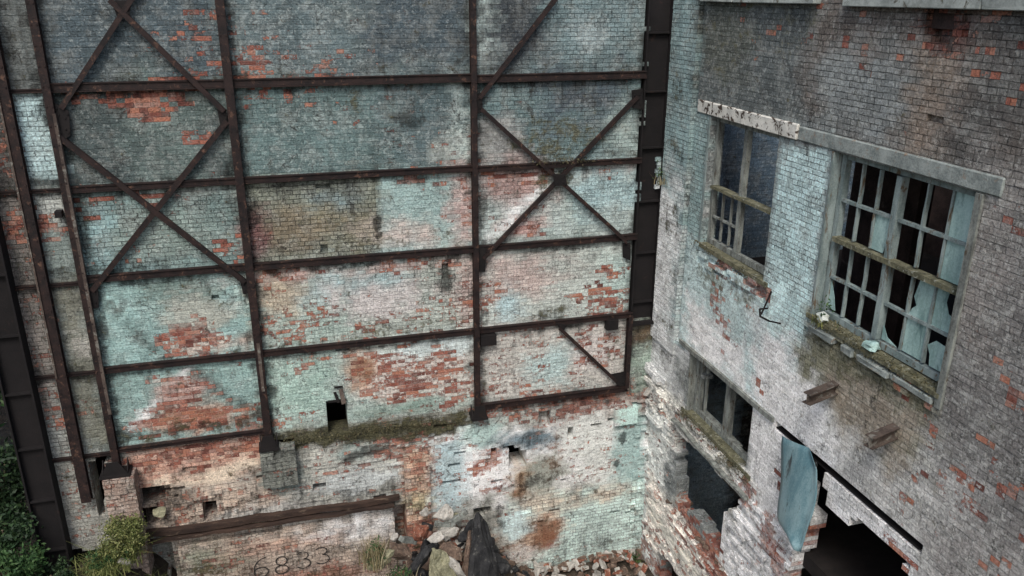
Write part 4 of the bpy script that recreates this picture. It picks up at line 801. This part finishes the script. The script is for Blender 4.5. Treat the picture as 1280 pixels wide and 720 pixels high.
# sheet metal hanging from the floor edge
def sheet():
    T = thing('metal_sheet', (XB - .3, -5.2, 5), 'dented blue-green metal sheet hanging from the black steel lintel of the right building', 'metal sheet')
    W_ = [((6.98, -4.86, 6.62), (6.98, -5.59, 6.81)), ((6.93, -4.99, 6.28), (6.93, -5.89, 6.65)), ((6.88, -5.11, 5.94), (6.88, -6.01, 6.31)), ((6.83, -5.19, 5.61), (6.83, -6.04, 6.01)), ((6.80, -5.26, 5.38), (6.80, -6.00, 5.65)), ((6.76, -5.85, 5.38), (6.76, -5.99, 5.37))]
    W_ = [((-a[1], a[2], XB - a[0]), (-b[1], b[2], XB - b[0])) for a, b in W_]
    bm = bmesh.new(); rows = []
    N = 16; K = 10
    for i in range(N + 1):
        t = i / N * (len(W_) - 1); a = min(int(t), len(W_) - 2); f = t - a
        l = [W_[a][0][k] * (1 - f) + W_[a + 1][0][k] * f for k in (0, 1, 2)]; r_ = [W_[a][1][k] * (1 - f) + W_[a + 1][1][k] * f for k in (0, 1, 2)]
        row = []
        for j in range(K + 1):
            s_ = j / K; u = l[0] * (1 - s_) + r_[0] * s_; v = l[1] * (1 - s_) + r_[1] * s_
            dd = l[2] + .08 * math.sin(s_ * 3.1) * (.3 + i / N) + .008 * math.sin(i * .8 + j * .5) + random.uniform(-.003, .003) + (.05 if j == K else 0)
            row.append(bm.verts.new(FB(u, v, dd)))
        rows.append(row)
    for a, b in zip(rows, rows[1:]):
        for j in range(K): bm.faces.new((a[j], a[j + 1], b[j + 1], b[j]))
    bmesh.ops.recalc_face_normals(bm, faces=bm.faces)
    bmesh.ops.solidify(bm, geom=bm.faces[:], thickness=.006)
    me = bpy.data.meshes.new('sheet'); bm.to_mesh(me); bm.free(); me.polygons.foreach_set('use_smooth', [True] * len(me.polygons))
    link('panel', me, M['sheet'], T)
    mb = MB()
    mb.bar(FB(4.95, 6.44, -.02), FB(5.02, 6.22, .13), .03, .012); mb.build('hook', M['steel_black'], T)
    mb = MB(); mb.bar(FB(5.4, 6.44, -.02), FB(5.42, 6.12, .13), .03, .012); mb.build('hook', M['steel_black'], T)
sheet()
# debris on the sills
def crumple(name, loc, s, mat, label, cat, flat=.5):
    bm = bmesh.new(); bmesh.ops.create_icosphere(bm, subdivisions=2, radius=s)
    for v in bm.verts: v.co *= random.uniform(.45, 1.15); v.co.z *= flat
    bm.transform(Matrix.Translation(loc)); me = bpy.data.meshes.new(name); bm.to_mesh(me); bm.free()
    return tag(link(name, me, M[mat], None, loc), label, cat)
crumple('plastic_bag', (XB - .02, -5.28, 8.72), .11, 'paper', 'crumpled white plastic scrap at the left end of the mossy upper right window sill', 'plastic scrap', .8)
crumple('plastic_bag', (XB - .0, -6.28, 8.72), .13, 'glass', 'pale teal scrap on the mossy sill below the middle of the upper right window', 'plastic scrap', .6)

# ------------------------------------------------------------------ rocks, bricks, slabs
def rock_mesh(name, dims, seed, mat, rough=.18, sub=2, taper=None):
    rs = random.Random(seed); bm = bmesh.new()
    for i in range(16):
        v = Vector((rs.uniform(-1, 1), rs.uniform(-1, 1), rs.uniform(-1, 1))); v /= max(abs(v.x), abs(v.y), abs(v.z)) ** .8
        if taper: f = 1 - taper * (v.z * .5 + .5); v.x *= f; v.y *= f
        bm.verts.new((v.x * dims[0] / 2, v.y * dims[1] / 2, v.z * dims[2] / 2))
    r_ = bmesh.ops.convex_hull(bm, input=bm.verts[:])
    bmesh.ops.delete(bm, geom=[g_ for g_ in r_['geom_interior'] if isinstance(g_, bmesh.types.BMVert)], context='VERTS')
    bmesh.ops.bevel(bm, geom=bm.edges[:], offset=min(dims) * .05, segments=1, affect='EDGES', clamp_overlap=True)
    bmesh.ops.triangulate(bm, faces=bm.faces[:]); bmesh.ops.subdivide_edges(bm, edges=bm.edges[:], cuts=3 if min(dims) > .19 else 1, use_grid_fill=True)
    for v in bm.verts:
        q = v.co * (2.2 / min(dims)) + Vector((seed, 0, 0)); v.co += noise.noise_vector(q) * min(dims) * .13 + noise.noise_vector(q * 3) * min(dims) * .05
    for v in bm.verts: v.co += Vector((rs.uniform(-1, 1), rs.uniform(-1, 1), rs.uniform(-1, 1))) * min(dims) * .015
    me = bpy.data.meshes.new(name); bm.to_mesh(me); bm.free(); me.materials.append(M[mat]); return me
def ground_z(x, y):
    n = float(fbm(np.array([x * .8]), np.array([y * .8 + 40]))[0]); z = .55 + n * .35
    z += 1.85 * math.exp(-(((x - 2.85) / 1.35) ** 2 + ((y + .6) / 1.5) ** 2))
    z += .45 * math.exp(-(((x - 6.2) / 1.4) ** 2 + ((y + .2) / 1.2) ** 2))
    z += .8 * math.exp(-(((x - .6) / 1.4) ** 2 + ((y + 1.0) / 1.4) ** 2))
    t = max(0, min(1, (-1.6 - x) / 1.9)); z += 2.35 * t * t * (3 - 2 * t)
    return z
def place(name, me, loc, rot, label, cat, group=None, parent=None):
    o = bpy.data.objects.new(name, me); COL.objects.link(o); o.location = loc; o.rotation_euler = [R(a) for a in rot]; return tag(o, label, cat, group)
# ground sheet
xs = sorted(set([round(-12 + .16 * i, 3) for i in range(140)] + [-200, -120, -70, -40, -25, -17, 11, 13, 17, 25, 40, 70, 120, 200]))
ys = sorted(set([round(-9 + .16 * i, 3) for i in range(100)] + [-200, -100, -60, -35, -20, -13, 8, 11, 16, 25, 40, 80, 150, 200]))
gv = [(x, y, ground_z(max(-12, min(11, x)), max(-9, min(7, y))) + random.uniform(-.02, .02)) for x in xs for y in ys]
ny = len(ys); gf = [(i * ny + j, (i + 1) * ny + j, (i + 1) * ny + j + 1, i * ny + j + 1) for i in range(len(xs) - 1) for j in range(ny - 1)]
me = bpy.data.meshes.new('ground'); me.from_pydata(gv, [], gf); me.polygons.foreach_set('use_smooth', [True] * len(gf)); tag(link('ground', me, M['soil']), kind='structure')

# heap in the middle
T0 = rock_mesh('stone_slab', (1.25, .4, 2.1), 11, 'rock_dark', taper=.85)
p = (3.11, -1.30, 2.37); place('stone_slab', T0, (p[0] - .02, p[1], p[2] - .0), (-14, 6, 12), 'tall pointed black slab leaning upright in the rubble heap', 'stone slab')
T1 = rock_mesh('stone_slab', (.22, .2, 1.5), 23, 'rubble_brown', taper=.6); p = (2.76, -1.35, 2.44); place('stone_slab', T1, (p[0], p[1], p[2]), (-10, 16, 20), 'narrow grey splinter of stone against the left edge of the tall black slab', 'stone slab')
B0 = rock_mesh('boulder', (.62, .45, .85), 31, 'rock_pale', taper=.6); p = (2.15, -1.60, 2.75); place('boulder', B0, p, (-12, -4, 30), 'pale green lichen-covered boulder in front of the black slab', 'boulder')
B1 = rock_mesh('boulder', (.26, .3, .55), 37, 'rock_white', taper=.3); p = (2.46, -1.60, 2.63); place('boulder', B1, p, (0, -24, 10), 'small white rock between the lichen boulder and the black slab', 'rock')
for (loc, dims, rot, mat, name, lab, cat) in (
    ((2.45, -0.60, 3.18), (.42, .3, .22), (20, 5, 10), 'rock_white', 'masonry_block', 'topmost white masonry block on the crest of the rubble heap', 'masonry block'),
    ((2.51, -0.90, 2.88), (.36, .26, .22), (25, 15, -10), 'rock_white', 'masonry_block', 'squarish white masonry block halfway down the rubble heap', 'masonry block'),
    ((2.71, -0.70, 3.06), (.5, .09, .08), (0, -30, 0), 'wood', 'broken_plank', 'short pale broken board slanting across the heap under the topmost white block', 'board'),
    ((2.46, -0.80, 3.03), (.42, .08, .07), (0, 18, 0), 'wood', 'broken_plank', 'short grey broken board lying between the two white blocks of the heap', 'board'),
    ((2.75, -0.50, 2.97), (.16, .14, .12), (0, 10, 30), 'rock_pale', 'rubble_stone', 'small tan stone right of the topmost white block', 'stone'),
    ((2.10, -0.50, 3.19), (.16, .16, .22), (0, 0, 40), 'rock_white', 'rubble_stone', 'small pale stone left of the topmost white block, beside the brick pier', 'stone'),
    ((1.93, -0.90, 3.04), (.36, .3, .3), (10, 0, 40), 'rubble_red', 'brick_lump', 'dark red lump of brickwork on the left of the heap', 'brick lump'),
    ((1.49, -1.30, 2.95), (.45, .4, .3), (0, 20, 15), 'rubble_brown', 'brick_lump', 'dirty brown lump on the lower left flank of the heap', 'brick lump'),
    ((2.06, -1.30, 2.87), (.4, .3, .25), (0, 10, 75), 'rock_dark', 'rubble_stone', 'dark grey stone left of the lichen boulder', 'stone'),
    ((1.76, -1.50, 2.86), (.7, .3, .3), (20, -25, 40), 'rock_dark', 'stone_slab', 'dark slab lying flat at the front left of the rubble heap', 'stone slab'),
    ((2.14, -0.70, 3.04), (.5, .25, .14), (30, 20, 70), 'rock_dark', 'stone_slab', 'dark slab under the topmost white block, against the brick pier', 'stone slab'),
    ((3.01, -0.80, 2.85), (.5, .2, .3), (10, -50, 15), 'rock_dark', 'stone_slab', 'dark slab leaning behind the tall pointed slab on its left', 'stone slab'),
    ((2.49, -1.30, 2.75), (.5, .3, .2), (25, 30, -40), 'rubble_brown', 'brick_lump', 'brown lump between the squarish white block and the lichen boulder', 'brick lump'),
    ((1.69, -1.00, 2.97), (.4, .12, .1), (0, 35, 30), 'wood', 'broken_plank', 'short grey board end sticking out of the left flank of the heap', 'board'),
    ((2.22, -1.10, 2.99), (.3, .24, .1), (30, -20, 20), 'rock_white', 'masonry_block', 'flat pale slab fragment just left of the squarish white block', 'masonry block'),
    ((3.56, -1.10, 2.02), (.4, .3, .22), (0, 15, 20), 'rock_dark', 'rubble_stone', 'dark stone at the right foot of the tall pointed slab', 'stone'),
    ((2.77, -1.00, 2.81), (.3, .2, .18), (20, 10, 30), 'rock_dark', 'rubble_stone', 'dark stone right of the squarish white block', 'stone'),
    ((1.02, -1.90, 3.26), (.55, .22, .2), (10, -22, 10), 'rock_pale', 'limestone_piece', 'bone-shaped pale stone left of the rubble heap', 'stone'),
    ((1.19, -1.90, 3.41), (.3, .14, .14), (10, -40, 10), 'rock_pale', 'limestone_piece', 'small pale stone touching the right end of the bone-shaped stone', 'stone'),
    ((1.43, -1.00, 3.09), (.14, .12, .16), (10, 20, 10), 'rock_white', 'limestone_piece', 'pinkish white chip at the foot of the narrow black gap beside the numbered wall', 'stone'),
    ((-2.76, -0.22, 3.92), (.26, .16, .15), (0, 10, 5), 'rock_pale', 'limestone_piece', 'tan stone sitting in the black hole at the lower left of the back wall', 'stone'),
    ((-3.35, -0.90, 3.44), (.24, .16, .14), (0, 10, 25), 'rock_white', 'limestone_piece', 'white stone lying in the weeds at the lower left', 'stone'),
    ((7.03, -0.15, 5.06), (.34, .1, .09), (0, -38, 8), 'rock_white', 'fallen_lath', 'white stick of plaster lying on the broken corner ledge', 'plaster piece'),
    ((5.69, -0.90, 1.39), (.3, .14, .1), (0, 5, 60), 'rock_white', 'masonry_block', 'longer white block among the bricks at the foot of the rusty pale wall', 'masonry block')):
    if mat == 'wood':
        mb = MB(); mb.bar((-dims[0] / 2, 0, 0), (dims[0] / 2, 0, 0), dims[2], dims[1], seg=4, jit=.008); m_ = mb.build('tmp', M['wood']); me = m_.data; bpy.data.objects.remove(m_)
    else: me = rock_mesh(name, dims, int(abs(loc[0] * 700 + loc[2] * 31)), mat)
    place(name, me, loc, rot, lab, cat)

# loose bricks along the foot of the walls and in the heap: one mesh per look, copied
BR = {m: [rock_mesh('brick', (.25, .12, .075), 50 + k * 3 + i, m, sub=1) for k in range(3)] for i, m in enumerate(('rock_white', 'rubble_red', 'rubble_brown'))}
def brick_box(mat, seed):
    rs = random.Random(seed); bm = bmesh.new(); bmesh.ops.create_cube(bm, size=1); L = rs.choice((.25, .25, .18, .13))
    bmesh.ops.scale(bm, vec=(L, .12, .07), verts=bm.verts); bmesh.ops.bevel(bm, geom=bm.edges[:], offset=.008, segments=1, affect='EDGES')
    for v in bm.verts: v.co += Vector([rs.uniform(-.008, .008) for _ in range(3)])
    me = bpy.data.meshes.new('brick'); bm.to_mesh(me); bm.free(); me.materials.append(M[mat]); return me
for m in BR: BR[m] += [brick_box(m, 90 + k) for k in range(4)]
LBL = {'rock_white': ('loose limewashed brick strewn at the foot of the two walls where they meet', 'pale loose bricks at the foot of the corner'),
       'rubble_red': ('loose red brick strewn at the foot of the two walls where they meet', 'red loose bricks at the foot of the corner'),
       'rubble_brown': ('loose dirt-brown brick strewn at the foot of the two walls where they meet', 'brown loose bricks at the foot of the corner')}
rs = random.Random(5)
for k in range(150):
    x = rs.uniform(4.4, 7.0); y = -.15 - abs(rs.gauss(0, .55)); m = rs.choice(('rock_white', 'rubble_red', 'rubble_brown', 'rubble_brown', 'rock_white'))
    z = ground_z(x, y) + rs.uniform(.0, .09) + (.1 if y > -.5 else 0)
    place('brick', rs.choice(BR[m]), (x, y, z), (rs.uniform(-35, 35), rs.uniform(-35, 35), rs.uniform(0, 180)), LBL[m][0], 'brick', LBL[m][1])
LB2 = {'rock_white': ('pale brick fragment half buried in the dark rubble heap', 'pale fragments in the rubble heap'), 'rubble_red': ('red brick fragment half buried in the dark rubble heap', 'red fragments in the rubble heap'),
       'rubble_brown': ('brown brick fragment half buried in the dark rubble heap', 'brown fragments in the rubble heap'), 'rock_dark': ('dark stone fragment half buried in the dark rubble heap', 'dark fragments in the rubble heap')}
BR['rock_dark'] = [rock_mesh('stone_fragment', (.26, .2, .14), 300 + k, 'rock_dark') for k in range(4)]
for k in range(290):
    a = rs.uniform(0, 6.28); q = rs.random() ** .6; x = 2.8 + 1.75 * q * math.cos(a); y = -.75 + 1.4 * q * math.sin(a)
    if y > -.28: continue
    m = rs.choice(('rock_white', 'rubble_red', 'rubble_brown', 'rubble_brown', 'rock_dark', 'rock_dark', 'rock_dark'))
    o = place('brick_fragment', rs.choice(BR[m]), (x, y, ground_z(x, y) + rs.uniform(0, .06)), [rs.uniform(-50, 50) for _ in range(2)] + [rs.uniform(0, 180)], LB2[m][0], 'rubble', LB2[m][1])
    o.scale = [rs.choice((.4, .6, .8, 1.0, 1.5, 2.0))] * 3
LB3 = {'rock_white': ('pale broken brick on the ruined ledge under the large ragged opening', 'pale bricks on the ruined ledge'), 'rubble_red': ('red broken brick on the ruined ledge under the large ragged opening', 'red bricks on the ruined ledge'),
       'rubble_brown': ('brown broken brick on the ruined ledge under the large ragged opening', 'brown bricks on the ruined ledge')}
for k in range(46):
    u = rs.uniform(1.3, 3.6); m = rs.choice(('rubble_red', 'rubble_brown', 'rubble_red', 'rock_white', 'rubble_brown'))
    place('brick', rs.choice(BR[m]), (XB + rs.uniform(.0, .38), -u, 2.98 + rs.uniform(-.02, .12)), (rs.uniform(-30, 30), rs.uniform(-30, 30), rs.uniform(0, 180)), LB3[m][0], 'brick', LB3[m][1])
# ------------------------------------------------------------------ plants
def leaves(name, mat, n, place_fn, size, parent=None, origin=(0, 0, 0), seed=1):
    rs = np.random.RandomState(seed); C = place_fn(n, rs); n = len(C); s_ = size * rs.uniform(.55, 1.3, n)
    a = rs.normal(size=(n, 3)); a /= np.linalg.norm(a, axis=1)[:, None]; b = np.cross(a, rs.normal(size=(n, 3))); b /= np.linalg.norm(b, axis=1)[:, None]
    A_ = a * s_[:, None]; B_ = b * s_[:, None] * .45
    V = np.stack([C - A_, C + B_ , C + A_, C - B_], 1).reshape(-1, 3)
    me = bpy.data.meshes.new(name); me.from_pydata(V.tolist(), [], [tuple(range(4 * i, 4 * i + 4)) for i in range(n)])
    return link(name, me, M[mat], parent, origin)
def clump_fn(c, rad, nc, cr, zmin=None):
    def f(n, rs):
        cc = rs.normal(size=(nc, 3)); cc /= np.linalg.norm(cc, axis=1)[:, None]; cc *= rs.uniform(.3, 1, (nc, 1)) ** .5; cc = cc * np.array(rad) + np.array(c)
        k = rs.randint(0, nc, n); p = rs.normal(size=(n, 3)) * cr * rs.uniform(.5, 1.2, (nc, 1))[k] + cc[k]
        return p if zmin is None else p[p[:, 2] > zmin]
    return f
def blades(name, mat, spots, n, h, spread, w, parent=None, origin=(0, 0, 0), seed=1, lean=.5):
    rs = random.Random(seed); V = []; F = []
    for k in range(n):
        bx, by, bz = rs.choice(spots); x = bx + rs.gauss(0, spread); y = by + rs.gauss(0, spread); H = h * rs.uniform(.5, 1.2)
        a = rs.uniform(0, 6.28); L = lean * H * abs(rs.gauss(.2, .7)); px, py = math.cos(a + 1.57) * w, math.sin(a + 1.57) * w; b = len(V)
        for i, (t, ww) in enumerate(((0, 1), (.35, .9), (.7, .6), (1, .1))):
            X = x + math.cos(a) * L * t * t; Y = y + math.sin(a) * L * t * t; Z = bz + H * (t - .28 * t * t * lean * 1.5); V += [(X - px * ww, Y - py * ww, Z), (X + px * ww, Y + py * ww, Z)]
        F += [(b + 2 * i, b + 2 * i + 1, b + 2 * i + 3, b + 2 * i + 2) for i in range(3)]
    me = bpy.data.meshes.new(name); me.from_pydata(V, [], F); return link(name, me, M[mat], parent, origin)
def shrub(c, rad, n, leaf, mat, label, cat='shrub', seed=1, nc=14, group=None):
    T = thing('shrub', (c[0], c[1], c[2] - rad[2]), label, cat, group)
    leaves('foliage', mat, n, clump_fn(c, rad, nc, min(rad) * .3), leaf, T, (c[0], c[1], c[2] - rad[2]), seed)
    mb = MB(); rs = random.Random(seed)
    for k in range(5): mb.bar((c[0] + rs.uniform(-.05, .05), c[1], c[2] - rad[2] - .1), (c[0] + rs.uniform(-.6, .6) * rad[0], c[1] + rs.uniform(-.6, .6) * rad[1], c[2] + rad[2] * rs.uniform(.2, .7)), .025, .025, up=(.3, 1, .2))
    mb.build('stem', M['bark'], T); return T
def tree(c, rad, base, n, leaf, mat, label, seed=1, nc=26):
    T = thing('tree', (c[0], c[1], base), label, 'tree')
    leaves('crown', mat, n, clump_fn(c, rad, nc, min(rad) * .22), leaf, T, (c[0], c[1], base), seed)
    mb = MB(); rs = random.Random(seed); top = Vector((c[0], c[1], c[2])); mb.bar((c[0], c[1], base - .2), top, .22, .22, up=(1, 0, 0), seg=6, jit=.05)
    for k in range(7): mb.bar(Vector((c[0], c[1], base)).lerp(top, rs.uniform(.4, .95)), (c[0] + rs.uniform(-.8, .8) * rad[0], c[1] + rs.uniform(-.8, .8) * rad[1], c[2] + rs.uniform(-.3, .8) * rad[2]), .07, .07, up=(.3, 1, .2), seg=3, jit=.04)
    mb.build('trunk', M['bark'], T); return T
tree((-7.6, 2.2, 5.6), (1.9, 1.6, 1.9), 2.6, 16000, .075, 'leaf', 'leafy green tree behind the far left steel column', 3)
tree((-9.6, 4.6, 7.5), (2.4, 2.0, 2.6), 2.6, 12000, .10, 'leaf_dark', 'darker tree further back beyond the left end of the brick wall', 5)
tree((-9.2, 9.5, 9.0), (3.4, 3.0, 4.2), 2.6, 15000, .13, 'leaf_dark', 'tall dark tree well behind the left end of the brick wall', 61, 34)
tree((-14.5, 6.0, 8.0), (3.6, 3.2, 4.0), 2.6, 13000, .13, 'leaf', 'tall broad green tree furthest to the left, away from the wall', 62, 30)
shrub((-5.59, 0.60, 4.58), (.6, .6, .8), 6000, .055, 'leaf_dark', 'bright green bush pressed against the outer side of the far left column', seed=8)
shrub((-5.35, -0.10, 3.99), (.5, .5, .35), 4000, .05, 'leaf_dark', 'low dark bush at the left of the foot of the far left column', seed=9)
shrub((-5.11, -1.00, 3.69), (.5, .5, .28), 4000, .045, 'leaf', 'low leafy weeds at the bottom left corner', seed=10)
shrub((-4.45, -0.90, 3.35), (.35, .3, .2), 2200, .04, 'leaf_dark', 'low dark weeds in front of the base of the far left column', seed=12)
def grass_clump(p, n, h, spread, label, seed, mat='grass', lean=.9):
    T = thing('grass_clump', (p[0], p[1], p[2] - .2), label, 'grass clump'); blades('blades', mat, [(p[0] + random.uniform(-.1, .1), p[1] + random.uniform(-.1, .1), p[2] - .25) for _ in range(9)], n, h, spread, .0065, T, (p[0], p[1], p[2] - .2), seed, lean)
    leaves('leaves', 'leaf', n, clump_fn((p[0], p[1], p[2]), (spread * 1.6, spread * 1.4, h * .35), 8, .06), .03, T, (p[0], p[1], p[2] - .2), seed + 1); return T
shrub((-3.33, -0.70, 3.82), (.30, .28, .34), 9000, .026, 'grass', 'feathery yellow-green bush growing in front of the brick pier at the left', seed=71, nc=26)
grass_clump((-3.42, -0.75, 3.56), 500, .5, .13, 'long grass blades sprouting through the feathery yellow-green bush', 21)
grass_clump((-3.69, -0.90, 3.56), 700, .32, .16, 'shorter olive grass tuft in front of the feathery yellow-green bush', 22)
grass_clump((0.96, -1.90, 3.51), 300, .5, .10, 'sparse grass tuft behind the bone-shaped stone', 23, 'dry', .5)
grass_clump((1.40, -1.90, 2.93), 200, .3, .12, 'dry brown grass tuft at the lower left of the rubble heap', 24, 'dry', .5)
blades('grass', 'grass', [(x, y, ground_z(x, y)) for x, y in ((random.uniform(-7.5, -2.4), random.uniform(-2.2, -.5)) for _ in range(140))], 5000, .28, .10, .006, None, (0, 0, 0), 31, .9)
tag(bpy.data.objects['grass'], 'rough grass and weeds covering the bank at the lower left', 'grass', kind='stuff')
# moss and little weeds rooted on the building
def moss(pts, n, size, label, seed, h=.05, cat='moss'):
    def f(n_, rs):
        k = rs.randint(0, len(pts) - 1, n_); t = rs.rand(n_, 1); P_ = np.array(pts); q = P_[k] * (1 - t) + P_[k + 1] * t
        cl = np.array([fbm(np.array([a_ * 2.3]), np.array([b_ * 2.3]))[0] for a_, b_ in zip(q[:, 0] + q[:, 1], q[:, 2])]); q = q[cl > -.08]
        return q + rs.normal(size=q.shape) * np.array((.04, .04, h))
    return tag(leaves('moss', 'moss', n, f, size, None, pts[0], seed), label, cat, kind='stuff')
def fb(u, v, d): return tuple(FB(u, v, d))
moss([fb(5.0, 8.66, .02), fb(7.4, 8.62, .02)], 800, .02, 'moss along the sill of the upper right window', 41)
moss([fb(1.5, 8.74, .02), fb(3.8, 8.70, .02)], 500, .02, 'moss along the sill of the upper left window', 42)
moss([(-.55, -.14, 4.97), (3.1, -.14, 5.0)], 1500, .02, 'moss line on the masonry ledge under the middle bay of the frame', 43, .04)
moss([fb(1.4, 5.32, .03), fb(4.0, 5.28, .03)], 700, .02, 'moss on the rotten sill of the lower window', 44)
moss([(4.0, -.15, 9.93 + .12), (5.6, -.15, 9.93 + .12)], 300, .02, 'moss on the second beam below the dark painted diamond of the right bay', 45, .03)
T = grass_clump((XB - .02, -5.25, 8.85), 36, .22, .06, 'small weed growing at the left corner of the upper right window sill', 51, 'grass', .6)
T = grass_clump((6.83, -0.40, 1.00), 120, .3, .06, 'small weed at the foot of the pale wall near the corner', 52, 'grass', .6)
T = grass_clump((7.0, -.12, 9.75), 30, .28, .05, 'dried weed on the bulge of broken bricks beside the black slot', 53, 'dry', .6)

# ------------------------------------------------------------------ camera, light
cam = bpy.data.cameras.new('camera'); co = bpy.data.objects.new('camera', cam); COL.objects.link(co)
cam.sensor_width = 36; cam.lens = 36 * 1022.20 / 1280; cam.clip_start = .1; cam.clip_end = 2000
yaw, pitch, roll = R(15.8265), R(19.9647), R(-0.2089)
fw = Vector((math.sin(yaw) * math.cos(pitch), math.cos(yaw) * math.cos(pitch), -math.sin(pitch)))
r = Vector((math.cos(yaw), -math.sin(yaw), 0)); d = fw.cross(r)
r2 = math.cos(roll) * r + math.sin(roll) * d; d2 = -math.sin(roll) * r + math.cos(roll) * d
mat3 = Matrix((r2, -d2, -fw)).transposed()
co.matrix_world = Matrix.Translation((0, -14.3, 13)) @ mat3.to_4x4()
scene.camera = co

SUN_EL, SUN_AZ = 52, 205     # azimuth clockwise from +Y
w = bpy.data.worlds.new('World'); scene.world = w; w.use_nodes = True; nt = w.node_tree
bg = nt.nodes['Background']; sky = nt.nodes.new('ShaderNodeTexSky'); sky.sky_type = 'NISHITA'; sky.sun_disc = False
sky.sun_elevation = R(SUN_EL); sky.sun_rotation = R(SUN_AZ); sky.dust_density = 4; sky.air_density = 1.2
nt.links.new(sky.outputs[0], bg.inputs[0]); bg.inputs[1].default_value = .125
sl = bpy.data.lights.new('sun', 'SUN'); sl.energy = 1.5; sl.angle = R(18); sl.color = (1, .975, .935)
so = bpy.data.objects.new('sun', sl); COL.objects.link(so)
sd = Vector((math.sin(R(SUN_AZ)) * math.cos(R(SUN_EL)), math.cos(R(SUN_AZ)) * math.cos(R(SUN_EL)), math.sin(R(SUN_EL))))
so.rotation_euler = sd.to_track_quat('Z', 'Y').to_euler(); so.location = (0, -20, 30)
vs = scene.view_settings; vs.view_transform = 'Standard'; vs.look = 'None'; vs.gamma = 1; vs.use_curve_mapping = False; vs.exposure = .68
